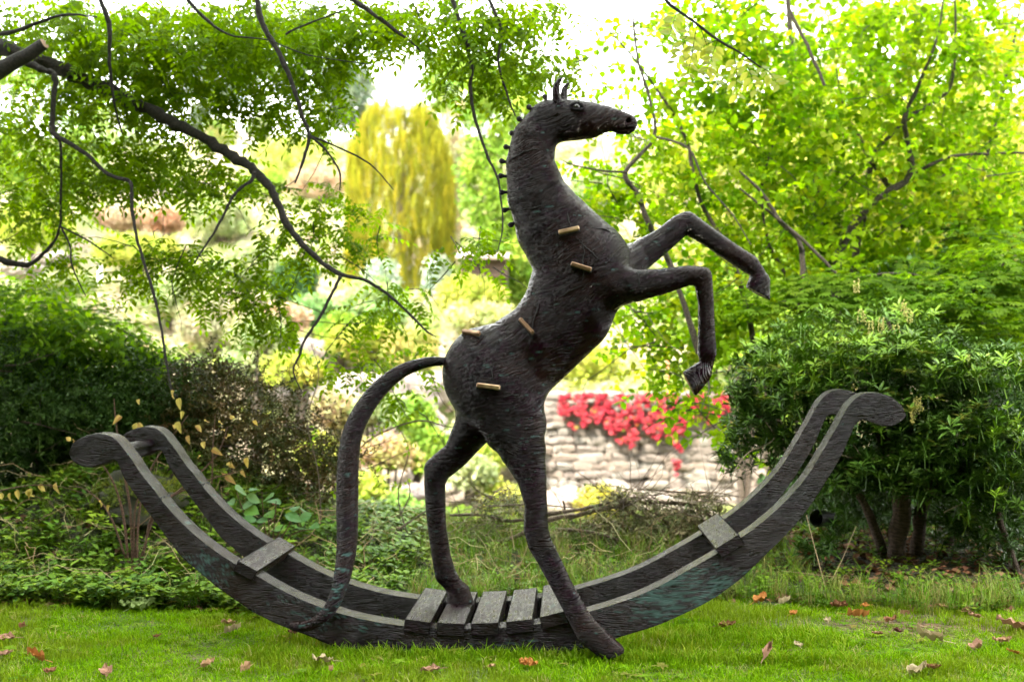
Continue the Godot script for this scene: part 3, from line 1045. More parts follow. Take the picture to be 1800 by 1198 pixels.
func valley() -> void:
	mats.bark = bark_mat(Color(0.05, 0.035, 0.026), Color(0.12, 0.095, 0.075), 71)
	mats.far_leaf = leaf_mat(0.6, 0.6, Color(1.0, 1.0, 0.6))
	var clump := clump_mesh(0.16, 26, 0.10, 0.055)
	var big := clump_mesh(0.34, 40, 0.16, 0.09)
	var plume := plume_mesh(0.62, 0.10, 46, 0.085)
	mats.clump = clump
	mats.mid = clump_mesh(0.22, 34, 0.085, 0.06)
	# stone wall: every stone by itself
	var wm := StandardMaterial3D.new()
	wm.albedo_color = Color(1, 1, 1)
	wm.roughness = 0.95
	wm.heightmap_enabled = true
	wm.heightmap_texture = noise_tex(0.05, 81, 256, FastNoiseLite.FRACTAL_FBM, 5)
	wm.heightmap_scale = 2.0
	wm.uv1_triplanar = true
	wm.uv1_scale = Vector3.ONE * 1.5
	var tones := []
	for c in [Color(0.331, 0.295, 0.266), Color(0.288, 0.245, 0.223), Color(0.36, 0.331, 0.302), Color(0.245, 0.209, 0.187), Color(0.317, 0.259, 0.223)]:
		var m := wm.duplicate()
		m.albedo_texture = noise_tex(0.02, 90 + tones.size(), 128, FastNoiseLite.FRACTAL_FBM, 4, ramp([[0.25, (c * 0.72).linear_to_srgb()], [0.75, c.linear_to_srgb()]]))
		tones.append(m)
	var stones := []
	for k in 7: stones.append(stone_mesh(k + 1))
	var a := W(905, 860, 21.8)
	var b := W(1330, 860, 21.8)
	var wall := thing("stone_wall", "pale drystone terrace wall far behind the horse with red creeper on top", "wall", Vector3((a.x + b.x) / 2.0, -1.3, -22.0))
	var core := MB.new()
	core.box(Vector3(b.x - a.x, 2.0, 0.35), Transform3D(Basis(), Vector3((a.x + b.x) / 2.0, -0.33, -22.08)), 0.02)
	var cm := StandardMaterial3D.new()
	cm.albedo_color = Color(0.10, 0.085, 0.07).linear_to_srgb()
	cm.roughness = 1.0
	part("core", core.done(), cm, wall)
	var y := -1.25
	while y < 0.66:
		var h := rf(0.11, 0.17)
		var x := a.x - rf(0.0, 0.2)
		while x < b.x:
			var w := rf(0.14, 0.48)
			var o := part("stone", stones[rng.randi() % stones.size()], tones[rng.randi() % tones.size()], wall, false)
			o.transform = Transform3D(Basis.from_euler(Vector3(rf(-0.12, 0.12), rf(-0.12, 0.12), rf(-0.14, 0.14))) * Basis.from_scale(Vector3(w * 1.02, h * rf(0.85, 1.3), rf(0.24, 0.36))), Vector3(x + w * 0.5, y + h * 0.5 + rf(-0.01, 0.01), -21.86 + rf(-0.03, 0.02)) - wall.position)
			x += w
		y += h
	# red creeper over the wall's top
	var cr := thing("creeper", "bright red virginia creeper hanging over the pale stone wall", "creeper", Vector3(W(1140, 720, 21.7).x, 0.6, -21.7))
	var ts := []
	var tint := []
	var five := MB.new()
	for j in 5:
		var an := (j - 2) * 0.7
		leaf_into(five, Transform3D(aim(Vector3(cos(an - PI / 2), sin(an - PI / 2), 0.2), Vector3(0, 0, 1)), Vector3.ZERO), 0.075, 0.034, 3)
	var five_m := five.done(true)
	for k in 6500:
		var px := rf(985, 1310)
		var low := 712.0 + 34.0 * exp(-pow((px - 1015) / 24.0, 2.0)) + 66.0 * exp(-pow((px - 1100) / 42.0, 2.0)) + 44.0 * exp(-pow((px - 1165) / 30.0, 2.0)) + 96.0 * exp(-pow((px - 1192) / 9.0, 2.0)) + 30.0 * exp(-pow((px - 1260) / 40.0, 2.0))
		low += 14.0 * rough.get_noise_1d(px * 0.2)
		var py := rf(694 + 9.0 * rough.get_noise_1d(px * 0.4 + 70.0), low + 4)
		if rough.get_noise_2d(px * 0.12, py * 0.12) < -0.06: continue
		ts.append(Transform3D(turn(rf(-0.6, 0.6), rf(-0.7, 0.2), rf(-0.7, 0.7), rf(0.4, 0.85)), W(px, py, 21.6 - rf(0.0, 0.12))))
		tint.append(mixed([Color(0.30, 0.022, 0.04), Color(0.36, 0.06, 0.07), Color(0.18, 0.008, 0.016)], 0.2) if rf(0, 1) < 0.95 else mixed([Color(0.3, 0.1, 0.03), Color(0.14, 0.18, 0.03)]))
	spread(cr, "foliage", five_m, mats.far_leaf, ts, tint)
	var vine := MB.new()
	for px: float in [1010, 1060, 1098, 1130, 1168, 1193, 1240]:
		limb(vine, [[px + 8, 700, 1.6], [px + 3, 725, 1.2], [px, 760, 0.6]], 21.62, 21.62, 4, 5, 0.2)
	part("vine", vine.done(), mats.bark, cr)
	# pale rocks of the quarry face left of the wall
	var rk := []
	for k in 4: rk.append(rock_mesh(k + 40))
	var rm := []
	for c in [Color(0.25, 0.2, 0.185), Color(0.22, 0.18, 0.165), Color(0.27, 0.22, 0.19)]:
		var m := wm.duplicate()
		m.uv1_scale = Vector3.ONE * 0.9
		m.albedo_texture = noise_tex(0.025, 120 + rm.size(), 256, FastNoiseLite.FRACTAL_FBM, 5, ramp([[0.2, (c * 0.5).linear_to_srgb()], [0.5, c.linear_to_srgb()], [0.8, Color(0.3, 0.26, 0.22).linear_to_srgb()]]))
		rm.append(m)
	for q in [[690, 740, 90, 60, 20.5, "pale pinkish rock between the tail and the hind leg"], [640, 690, 70, 60, 21.5, "pale rock right of the tail's upper bend"], [800, 860, 70, 50, 19.0, "pale rock between the two hind legs"], [700, 860, 70, 46, 18.5, "pale rock right of the tail, low on the slope"], [870, 770, 60, 60, 21.0, "rock in the gap under the rump"], [560, 690, 80, 50, 20.5, "pale rock left of the tail beside the brown bush"], [1010, 890, 90, 40, 20.4, "rough pale rock at the foot of the stone wall right of the hind leg"], [1180, 900, 110, 36, 20.0, "low pale rock at the foot of the stone wall below the hanging hoof"], [470, 610, 70, 36, 23.0, "pale rock on the slope above the brown bush"], [740, 690, 60, 60, 22.0, "rock inside the tail's curve near the rump"], [540, 620, 60, 40, 22.6, "rock on the slope left of the tail"], [760, 790, 50, 40, 19.6, "small rock above the far hock"], [1100, 880, 60, 34, 20.2, "rock under the middle of the red creeper"], [890, 900, 50, 30, 19.0, "small rock touching the near hind leg"]]:
		var p := W(q[0], q[1], q[4])
		var o := thing("rock", q[5], "rock", p, "pale rocks of the old quarry slope")
		for j in 3:
			var s := part("rock_face", rk[rng.randi() % 4], rm[rng.randi() % 3], o, false)
			s.transform = Transform3D(Basis.from_euler(Vector3(rf(-0.5, 0.5), rf(0, 6), rf(-0.5, 0.5))) * Basis.from_scale(Vector3(R(q[2], q[4]) * rf(0.35, 0.6), R(q[3], q[4]) * rf(0.4, 0.75), rf(0.35, 0.6))), Vector3((j - 1) * R(q[2], q[4]) * 0.45, rf(-0.15, 0.1), -0.3 + rf(-0.2, 0.2)))
	# white house on the ridge, its gable grown over with creeper
	var hz := 55.0
	var house := thing("house", "white gabled house on the far ridge with creeper on its gable", "house", Vector3(W(408, 280, hz).x, H(W(408, 280, hz).x, hz), -hz))
	var white := StandardMaterial3D.new()
	white.albedo_color = Color(0.8, 0.79, 0.76).linear_to_srgb()
	white.roughness = 0.9
	var slate := bark_mat(Color(0.26, 0.2, 0.17), Color(0.36, 0.29, 0.25), 140)
	var apex := W(390, 212, hz)
	var el := W(345, 262, hz)
	var er := W(478, 290, hz)
	var base := H(apex.x, hz) - 0.6
	var mb := MB.new()
	for zz: float in [-hz, -hz - 6.0]:
		mb.face([Vector3(el.x, base, zz), Vector3(er.x, base, zz), Vector3(er.x, er.y, zz), Vector3(apex.x, apex.y, zz), Vector3(el.x, el.y, zz)])
	mb.face([Vector3(el.x, base, -hz), Vector3(el.x, el.y, -hz), Vector3(el.x, el.y, -hz - 6), Vector3(el.x, base, -hz - 6)])
	mb.face([Vector3(er.x, base, -hz), Vector3(er.x, er.y, -hz), Vector3(er.x, er.y, -hz - 6), Vector3(er.x, base, -hz - 6)])
	part("wall", mb.done(), white, house)
	for e: Vector3 in [el, er]:
		mb = MB.new()
		var d := Vector3(e.x - apex.x, e.y - apex.y, 0)
		var len := d.length() + 0.35
		var u := d.normalized()
		var up := Vector3(-u.y, u.x, 0) if u.x > 0 else Vector3(u.y, -u.x, 0)
		mb.box(Vector3(len, 0.16, 6.6), Transform3D(Basis(u, up, u.cross(up)), Vector3(apex.x, apex.y, -hz - 3.0) + u * len * 0.5 + up * 0.09), 0.02)
		part("roof", mb.done(), slate, house)
	mb = MB.new()
	mb.box(Vector3(0.5, 3.2, 0.5), Transform3D(Basis(), W(489, 265, hz + 1.0)), 0.03)
	var post := part("chimney", mb.done(), white, house)
	var ivy := PackedVector3Array()
	for k in 160:
		ivy.append(W(390 + rf(-26, 24), rf(206, 300), hz - rf(0.1, 0.5)))
	dress(house, "creeper", big, mats.far_leaf, ivy, [Color(0.14, 0.26, 0.05), Color(0.24, 0.3, 0.07), Color(0.34, 0.3, 0.1)], "any", 0.5, 0.8)
	# conifers and trees of the slope
	var gold := [Color(0.29, 0.275, 0.015), Color(0.22, 0.22, 0.015), Color(0.34, 0.31, 0.02), Color(0.13, 0.14, 0.012)]
	var gc := thing("golden_conifer", "tall golden yellow upright conifer on the slope left of the horse's neck", "conifer", Vector3(W(705, 500, 30).x, H(W(705, 500, 30).x, 30.0), -30))
	ts = []
	tint = []
	var gm := W(702, 360, 30)
	var gr := R(96, 30)
	for k in 3600:
		var f := rf(0.0, 1.0)
		var an := rf(0, TAU)
		var top := 0.96
		f *= top
		var rr := gr * (0.86 + 0.2 * sin(PI * clampf(f * 0.8 + 0.15, 0, 1))) * sqrt(maxf(0.0, 1.0 - pow(f, 7.0)))  * pow(rf(0.45, 1.0), 0.3) * (0.95 + 0.05 * f) * (1.0 + 0.07 * rough.get_noise_2d(an * 2.0, f * 4.0))
		var p := Vector3(gm.x + cos(an) * rr, lerpf(W(700, 528, 30).y, W(700, 172, 30).y, f) - 0.3, gm.z + sin(an) * rr)
		ts.append(Transform3D(Basis.from_euler(Vector3(rf(-0.12, 0.12) + sin(an) * 0.1, rf(0, TAU), rf(-0.12, 0.12) - cos(an) * 0.1)).scaled(Vector3.ONE * rf(0.45, 0.8)), p))
		tint.append(mixed(gold, 0.28))
	spread(gc, "crown", plume, mats.far_leaf, ts, tint)
	mb = MB.new()
	mb.tube(PackedVector3Array([gc.position - Vector3(0, 0.3, 0), gc.position + Vector3(0, 2.0, 0), gc.position + Vector3(0.1, 4.4, 0)]), PackedFloat32Array([0.16, 0.11, 0.03]), 8)
	part("trunk", mb.done(), mats.bark, gc)
	var bright := [Color(0.172, 0.281, 0.0234), Color(0.109, 0.211, 0.0234), Color(0.234, 0.328, 0.0468)]
	var pale := [Color(0.265, 0.312, 0.156), Color(0.312, 0.328, 0.172), Color(0.218, 0.281, 0.109)]
	var lime := [Color(0.296, 0.343, 0.0468), Color(0.234, 0.312, 0.039), Color(0.359, 0.343, 0.078)]
	var deep := [Color(0.039, 0.0936, 0.0312), Color(0.0624, 0.125, 0.039), Color(0.0312, 0.0702, 0.0234)]
	var rust := [Color(0.359, 0.234, 0.172), Color(0.39, 0.281, 0.203), Color(0.328, 0.265, 0.156)]
	var grey := [Color(0.101, 0.14, 0.0858), Color(0.14, 0.172, 0.109), Color(0.078, 0.109, 0.078)]
	var blue := [Color(0.25, 0.328, 0.265), Color(0.312, 0.374, 0.296)]
	var f: Material = mats.far_leaf
	shrub("slim_conifer", "slim pinkish grey conifer between the golden conifer and the bright green tree", "conifer", 793, 320, 44, 290, 31, clump, f, 240, [Color(0.42, 0.3, 0.2), Color(0.36, 0.34, 0.2), Color(0.3, 0.32, 0.18)], "", "any", 0.6, 1.0, 0.5)
	shrub("broad_tree", "bright yellow green broad tree behind the horse's mane", "tree", 888, 290, 150, 370, 27, big, f, 420, bright, "", "any", 0.6, 1.0, 0.4)
	shrub("broad_tree", "green tree standing behind the golden conifer's right shoulder", "tree", 800, 150, 120, 120, 33, big, f, 120, bright, "", "any", 0.7, 1.1)
	shrub("ridge_tree", "grey green tree on the ridge just left of the golden conifer top", "tree", 610, 165, 110, 120, 70, big, f, 110, grey, "trees on the far ridge", "any", 1.4, 2.4)
	shrub("ridge_tree", "grey green tree on the ridge above the white house", "tree", 385, 135, 120, 110, 74, big, f, 120, grey, "trees on the far ridge", "any", 1.4, 2.4)
	shrub("ridge_tree", "small grey green tree on the ridge right of the white house", "tree", 462, 235, 50, 70, 66, big, f, 60, pale, "trees on the far ridge", "any", 1.0, 1.6)
	shrub("ridge_tree", "grey green tree on the ridge, topmost left behind the robinia leaves", "tree", 500, 90, 170, 130, 80, big, f, 120, grey, "trees on the far ridge", "any", 1.6, 2.6)
	shrub("ridge_tree", "dark small tree left of the white house gable", "tree", 352, 215, 40, 60, 62, big, f, 50, grey, "trees on the far ridge", "any", 0.8, 1.4)
	shrub("slope_tree", "pale trunked tree on the slope at the far left behind the branches", "tree", 60, 230, 260, 300, 34, big, f, 260, bright, "trees on the left slope", "any", 0.7, 1.2)
	shrub("slope_tree", "green tree on the left slope below the main branch", "tree", 210, 270, 150, 160, 40, big, f, 120, pale, "trees on the left slope", "any", 0.7, 1.2)
	for q in [
		[520, 275, 150, 70, 44, lime, "lime green bank of shrubs right of the white house"], [560, 320, 110, 55, 40, rust, "rusty pink shrub left of the golden conifer"], [470, 330, 120, 60, 41, bright, "bright green shrub under the white house"],
		[290, 388, 60, 34, 33, [Color(0.281, 0.133, 0.078), Color(0.328, 0.234, 0.156)], "small red maple on the slope at left"], [215, 385, 90, 34, 34, rust, "pink heather patch beside the red maple"], [390, 385, 110, 60, 34, pale, "pale green bush right of the red maple"],
		[240, 440, 150, 50, 30, lime, "yellow green bank low on the left slope"], [60, 400, 150, 60, 31, lime, "yellow green bush at the left edge of the slope"], [95, 500, 120, 40, 27, pale, "pale bush beside the grey path stones"],
		[445, 470, 110, 70, 28, pale, "pale twiggy bush on the middle of the slope"], [520, 500, 70, 80, 27, deep, "dark green bush on the slope left of the golden conifer's foot"], [548, 548, 90, 44, 25, [Color(0.109, 0.211, 0.0624), Color(0.156, 0.25, 0.0936)], "mid green cushion bush under the dark green bush"],
		[380, 570, 130, 80, 25, [Color(0.328, 0.281, 0.203), Color(0.281, 0.281, 0.14)], "dry beige bush on the lower left slope"], [300, 520, 130, 70, 27, pale, "pale bush on the left slope behind the hanging twig"], [450, 640, 110, 60, 22.5, pale, "pale leafy bush above the brown bush"],
		[655, 540, 120, 90, 25, [Color(0.203, 0.328, 0.109), Color(0.265, 0.343, 0.156)], "fresh green bush under the golden conifer"], [668, 505, 60, 90, 28, blue, "blue grey spiky plant at the golden conifer's foot"], [768, 500, 44, 90, 28, blue, "silver blue spiky plant right of the golden conifer"],
		[826, 520, 110, 60, 26, lime, "lime fern clump behind the horse's back"], [850, 560, 120, 40, 24, [Color(0.343, 0.328, 0.156), Color(0.296, 0.328, 0.109)], "straw yellow grass clump touching the horse's back line"], [640, 600, 120, 60, 23, lime, "yellow green bush above the tail"],
		[600, 590, 70, 70, 24, bright, "bright bush left of the tail's top"], [720, 620, 90, 70, 22.5, [Color(0.312, 0.265, 0.078), Color(0.234, 0.265, 0.0624)], "ochre bush in the tail's curve"], [745, 790, 80, 60, 19.5, bright, "green bush between tail and far hind leg"],
		[450, 590, 90, 50, 20, pale, "pale tangle over the rock above the brown bush"], [520, 650, 100, 46, 19.6, lime, "yellow green tangle left of the tail's bend"], [590, 720, 70, 50, 19, [Color(0.3, 0.2, 0.14), Color(0.26, 0.24, 0.1)], "reddish low plant left of the tail"], [660, 720, 80, 40, 19, pale, "pale plant on the rock inside the tail's curve"], [730, 730, 60, 44, 20, bright, "green plant on the rocks under the rump"], [680, 800, 80, 44, 17.6, [Color(0.3, 0.2, 0.14), Color(0.3, 0.27, 0.1)], "rusty low plant between tail and far hock"], [830, 830, 70, 44, 18, pale, "pale plant between the hind legs"], [640, 860, 60, 50, 17, lime, "lime plant beside the tail, low"], [860, 800, 50, 40, 19, lime, "small lime plant behind the near thigh"], [500, 560, 70, 40, 22, rust, "rusty low plant on the middle of the slope"],
		[690, 905, 90, 60, 17, [Color(0.203, 0.312, 0.078), Color(0.156, 0.265, 0.0468)], "fresh green plant right of the tail near the brush"], [560, 800, 60, 60, 18, lime, "lime plant left of the tail"], [1050, 345, 110, 90, 30, pale, "pale green bush in front of the horse's neck"],
		[1010, 640, 150, 60, 25, lime, "yellow grass bank above the wall under the belly"], [1130, 660, 150, 60, 26, [Color(0.328, 0.328, 0.109), Color(0.265, 0.312, 0.078)], "yellow green bank above the red creeper"], [1000, 560, 120, 70, 28, pale, "pale bush behind the horse's belly"],
		[960, 470, 100, 80, 30, rust, "pinkish shrub in front of the horse's withers"], [915, 500, 80, 70, 28, bright, "green bush in the hollow of the horse's back"], [1060, 890, 80, 50, 17, [Color(0.312, 0.312, 0.0468), Color(0.39, 0.328, 0.0624)], "yellow plant in front of the stone wall"],
		[790, 930, 110, 40, 15.5, bright, "green plant between the hind legs near the brush"], [880, 880, 60, 50, 18, lime, "lime plant between the hind legs"], [1380, 700, 160, 150, 18, bright, "green bush behind the evergreen bush"], [1270, 540, 240, 200, 22, bright, "tall green bush behind the forelegs"]]:
		shrub("slope_shrub", q[6], "shrub", q[0], q[1], q[2], q[3], q[4], clump, f, int(clampf(q[2] * q[3] * q[4] * q[4] * 0.00006, 50, 260)), q[5], "shrubs of the far slope", "any", 0.7, 1.25)
	for q in [[1305, 330, 340, 330, 17, lime, "broad green tree behind the round-leaved tree, nearest the horse's muzzle"], [1470, 300, 330, 330, 18, lime, "broad green tree behind the ivy-clad trunk"], [1680, 330, 330, 360, 17, lime, "lighter green tree behind the maple"], [1800, 180, 230, 300, 19, lime, "green tree at the far right edge behind the round leaves"], [1560, 110, 460, 200, 21, lime, "tall light green tree behind the upper right stems"], [1390, 560, 300, 240, 15, bright, "green thicket behind the evergreen bush's top"], [1620, 560, 360, 240, 14, deep, "dark thicket right behind the evergreen bush"], [1560, 880, 420, 220, 11.5, deep, "dark low thicket in the shade under the evergreen bush"], [1780, 850, 220, 300, 11.0, deep, "dark low thicket at the right edge behind the evergreen bush"]]:
		shrub("background_tree" if q[4] > 15.5 else "thicket", q[6], "tree" if q[4] > 15.5 else "shrub", q[0], q[1], q[2], q[3], q[4], mats.mid, f, int(q[2] * q[3] * 0.0034), q[5], "", "any", 0.7, 1.2)
	# dark hut with a path in front of it, behind the horse's mane
	var hut := thing("hut", "dark low hut on the slope behind the horse's neck", "hut", W(852, 478, 26))
	mb = MB.new()
	mb.box(Vector3(1.0, 0.5, 0.8), Transform3D(Basis(), W(852, 470, 26.4)), 0.02)
	var hm := StandardMaterial3D.new()
	hm.albedo_color = Color(0.07, 0.045, 0.035).linear_to_srgb()
	part("wall", mb.done(), hm, hut)
	mb = MB.new()
	mb.box(Vector3(1.2, 0.08, 1.1), Transform3D(Basis.from_euler(Vector3(0.25, 0, 0)), W(852, 446, 26.3)), 0.02)
	part("roof", mb.done(), slate, hut)
	# thin orange marker pole right of the forelegs
	mb = MB.new()
	mb.tube(PackedVector3Array([W(1173, 520, 22.9), W(1173, 600, 22.9), W(1175, 690, 22.9), W(1175, 722, 22.9)]), PackedFloat32Array([0.022, 0.022, 0.022, 0.022]), 8)
	var om := StandardMaterial3D.new()
	om.albedo_color = Color(0.62, 0.16, 0.08).linear_to_srgb()
	tag(part("marker_pole", mb.done(), om, self), "thin orange red marker pole above the creeper wall, right of the near foreleg", "pole")
	mb = MB.new()
	mb.tube(PackedVector3Array([W(176, 500, 24), W(175, 478, 24), W(177, 466, 24)]), PackedFloat32Array([0.05, 0.045, 0.03]), 8)
	tag(part("white_post", mb.done(), white, self), "short white post on the left slope", "post")
	for q in [[40, 475, 60, 26, 25, "grey flat stone at the left edge of the slope"], [95, 455, 60, 24, 27, "grey stone right of the leftmost one on the slope"]]:
		var p := W(q[0], q[1], q[4])
		var o := thing("slope_stone", q[5], "stone", p, "grey stones beside the path")
		var s := part("stone", rk[0], rm[1], o, false)
		s.scale = Vector3(R(q[2], q[4]) * 0.6, R(q[3], q[4]) * 0.7, 0.4)
	# low cover over the whole slope
	ts = []
	tint = []
	for k in 11000:
		var z := 10.5 + 42.0 * pow(rf(0, 1), 1.3)
		var x := rf(-0.62, 0.62) * z - 0.05 * z
		if z > 20.5 and z < 22.3 and x > -1.3: continue
		var p := Vector3(x, H(x, z), -z)
		ts.append(Transform3D(turn(rf(0, TAU), rf(-0.4, 0.4), rf(-0.4, 0.4), rf(0.6, 1.9)) * Basis.from_scale(Vector3(1, 0.7, 1)), p))
		var w := rough.get_noise_2d(x * 0.6 + 30.0, z * 0.6) + rf(-0.25, 0.25)
		var set_: Array = lime if w < -0.2 else pale if w < 0.1 else [Color(0.40, 0.29, 0.24), Color(0.40, 0.34, 0.25)] if w < 0.34 else bright
		tint.append(mixed(set_ if rf(0, 1) < 0.92 else rust, 0.22))
	var cover := Node3D.new()
	cover.name = "slope_cover"
	cover.set_meta("kind", "stuff")
	add_child(cover)
	spread(cover, "leaves", clump, f, ts, tint)

# ---------------------------------------------------------------- plants round the lawn
func robinia() -> void:
	mats.robinia_bark = bark_mat(Color(0.008, 0.005, 0.004), Color(0.026, 0.016, 0.012), 151)
	mats.robinia_leaf = leaf_mat(1.15, 0.5, Color(1.0, 1.0, 0.35))
	var o := thing("robinia_tree", "robinia tree reaching in from the left with dark branches and feathery green leaves", "tree", Vector3(-4.3, 0, -7.6))
	var tr := MB.new()
	tr.tube(curve([Vector3(-4.3, -0.2, -7.6), Vector3(-4.2, 1.6, -7.6), Vector3(-4.0, 2.9, -7.4), Vector3(-3.6, 4.4, -7.0), Vector3(-3.0, 6.0, -6.4)], 5), PackedFloat32Array([0.24, 0.21, 0.2, 0.19, 0.18, 0.175, 0.17, 0.165, 0.16, 0.155, 0.15, 0.14, 0.13, 0.12, 0.11, 0.1, 0.09, 0.08, 0.07, 0.06, 0.05]), 12, true, 2.0)
	part("trunk", tr.done(), mats.robinia_bark, o)
	var branches := [
		[[[-260, 60, 22], [-90, 70, 17], [0, 86, 14.5], [60, 104, 14], [130, 131, 12.5], [200, 165, 12], [260, 191, 11], [300, 214, 10.5], [350, 237, 10], [400, 270, 9], [440, 293, 8.5], [470, 322, 8], [485, 350, 7.2], [502, 388, 6.2], [526, 422, 5.2], [560, 456, 4.5], [600, 483, 4], [640, 492, 3.3], [680, 516, 2.8], [720, 552, 2.2], [748, 580, 1.8], [766, 592, 1]], 7.6, 6.9],
		[[[40, 108, 7], [72, 122, 6], [96, 132, 5.4], [93, 170, 4.8], [91, 226, 4.8], [101, 240, 4.6], [150, 270, 4], [190, 306, 3.5], [228, 320, 3.2], [231, 360, 3], [238, 410, 2.8], [251, 456, 2.6], [268, 511, 2.6], [280, 560, 2.4], [290, 620, 2], [300, 680, 1.3], [311, 697, 0.8]], 7.3, 6.9],
		[[[92, 228, 3], [105, 252, 2.4], [107, 300, 2.2], [106, 360, 2], [105, 396, 2], [90, 430, 3], [48, 465, 4.6], [0, 456, 6], [-60, 440, 7]], 7.2, 7.6],
		[[[105, 396, 1.8], [122, 430, 1.8], [127, 470, 1.6], [150, 520, 0.9]], 7.2, 7.2],
		[[[105, 398, 1.8], [150, 420, 1.6], [180, 440, 1.3], [200, 455, 0.7]], 7.2, 7.2],
		[[[440, -60, 6], [452, 0, 5.4], [460, 40, 5], [490, 92, 4.4], [515, 150, 4], [530, 202, 3.6], [543, 238, 3.4], [530, 290, 2.4], [518, 322, 1.4]], 6.8, 6.8],
		[[[543, 238, 2.6], [571, 262, 2.2], [596, 300, 1.8], [597, 335, 1]], 6.8, 6.8],
		[[[543, 238, 2.2], [592, 258, 1.8], [650, 288, 1.4], [692, 334, 0.8]], 6.8, 6.9],
		[[[600, -20, 6], [622, 0, 5], [680, 42, 3.6], [730, 80, 2], [739, 92, 1]], 6.6, 6.6],
		[[[788, -40, 4.4], [796, 0, 3.8], [815, 60, 3.7], [829, 112, 3.4], [827, 160, 3.1], [836, 212, 2.9], [855, 270, 2.6], [874, 310, 2.1], [880, 346, 1.7], [884, 396, 1.4], [875, 442, 0.8]], 6.7, 6.7],
		[[[852, -40, 3.6], [861, 0, 3.2], [881, 52, 3], [876, 110, 2.4], [893, 170, 1.9], [906, 204, 1.2]], 6.7, 6.7],
		[[[448, 303, 3.8], [440, 318, 3.2], [416, 336, 2.9], [401, 360, 2.7], [381, 400, 2.4], [360, 432, 2], [341, 462, 1]], 7.0, 6.9],
		[[[598, 485, 3], [585, 512, 2.8], [560, 560, 2.6], [536, 596, 2.4], [526, 625, 2.2], [515, 652, 1.5], [531, 690, 0.9]], 6.9, 6.9],
		[[[300, -40, 4], [345, 18, 3], [400, 60, 2], [470, 70, 1.4], [540, 96, 1.2], [656, 114, 0.8]], 6.6, 6.6],
		[[[160, -40, 5], [190, 40, 4], [192, 110, 3.2], [200, 180, 2.2], [215, 236, 1.2]], 7.0, 7.2],
		[[[0, 60, 4], [40, 50, 3.4], [110, 26, 2.6], [170, 30, 1.6]], 7.0, 6.8],
		[[[502, 60, 2.4], [530, 46, 1.9], [600, 20, 1.2]], 6.8, 6.8]]
	for b in branches:
		var mb := MB.new()
		limb(mb, b[0], b[1], b[2], 5, 8, 0.17)
		part("branch", mb.done(), mats.robinia_bark, o)
	# a sawn-off stub with its pale cut end
	var st := MB.new()
	limb(st, [[-90, 180, 17], [0, 122, 14.5], [45, 98, 12], [76, 77, 10.5]], 7.1, 7.1, 4, 12, 0.03)
	var stub := part("sawn_branch", st.done(), mats.robinia_bark, o)
	var cut := MB.new()
	var ca := W(76, 77, 7.1)
	var cd := (W(78.0, 75.7, 7.1) - ca).normalized() + Vector3(0, 0, 0.25)
	cut.tube(PackedVector3Array([ca, ca + cd * 0.006]), PackedFloat32Array([0.034, 0.033]), 14)
	var cmat := StandardMaterial3D.new()
	cmat.albedo_color = Color(0.2, 0.12, 0.075).linear_to_srgb()
	cmat.roughness = 0.9
	part("cut_end", cut.done(), cmat, stub)
	var list := [
		[100, 40, 170, 60, 7.2, 0.7, 190], [300, 60, 200, 70, 7.0, 0.8, 240], [480, 50, 160, 70, 6.9, 0.8, 200], [640, 30, 100, 50, 6.8, 0.5, 90], [790, 40, 120, 55, 6.7, 0.5, 110], [930, 20, 70, 40, 6.6, 0.4, 40],
		[50, 190, 120, 100, 7.3, 0.7, 150], [200, 150, 130, 70, 7.1, 0.7, 120], [285, 140, 60, 130, 7.2, 0.5, 160], [60, 320, 110, 90, 7.3, 0.6, 110], [180, 290, 110, 60, 7.2, 0.5, 100], [300, 290, 130, 60, 7.0, 0.5, 130],
		[420, 150, 90, 60, 7.0, 0.5, 60], [520, 170, 90, 70, 6.9, 0.5, 70], [580, 110, 60, 46, 6.8, 0.4, 36], [575, 200, 40, 50, 6.9, 0.4, 18], [420, 325, 70, 30, 7.0, 0.3, 32], [80, 380, 100, 60, 7.2, 0.4, 50],
		[545, 350, 80, 50, 6.9, 0.4, 44], [630, 390, 70, 50, 6.9, 0.4, 22], [560, 430, 80, 40, 6.9, 0.3, 40], [330, 450, 110, 40, 6.9, 0.3, 60], [390, 500, 130, 46, 6.9, 0.3, 80], [250, 455, 50, 60, 6.9, 0.3, 34], [470, 560, 70, 36, 6.9, 0.3, 34],
		[690, 520, 70, 36, 6.9, 0.3, 30], [660, 560, 60, 30, 6.9, 0.3, 16], [620, 640, 60, 50, 6.9, 0.3, 22], [720, 660, 60, 70, 6.9, 0.3, 26], [480, 420, 50, 40, 7, 0.3, 16], [850, 130, 80, 60, 6.8, 0.5, 40], [905, 110, 50, 40, 6.8, 0.4, 26], [1000, 110, 30, 30, 6.5, 0.2, 12],
		[110, 460, 60, 40, 7.1, 0.2, 22], [860, 430, 50, 60, 6.9, 0.3, 16], [800, 440, 40, 30, 6.9, 0.3, 10]]
	for q in list:
		q[4] += 0.75 if q[0] < 760 else 0.3
		if q[1] > 180: q[6] *= 0.72
	var la := pinnate(6, 0.024, 0.038, 0.019)
	var lb := pinnate(5, 0.026, 0.034, 0.017)
	var at := clusters(list, 0.78)
	dress(o, "foliage", la, mats.robinia_leaf, at, [Color(0.11, 0.20, 0.004), Color(0.16, 0.27, 0.005), Color(0.08, 0.15, 0.003)], "hang", 1.05, 1.55)
	dress(o, "foliage", lb, mats.robinia_leaf, clusters(list, 0.78), [Color(0.11, 0.20, 0.004), Color(0.18, 0.29, 0.006)], "hang", 1.05, 1.55)
	var tw := part("twigs", twigs(list, 3, 0.5, 0.004, 0.9).done(), mats.robinia_bark, o)
	tw.set_meta("kind", "stuff")
	# the part of the crown over the lawn, above the picture
	var over := PackedVector3Array()
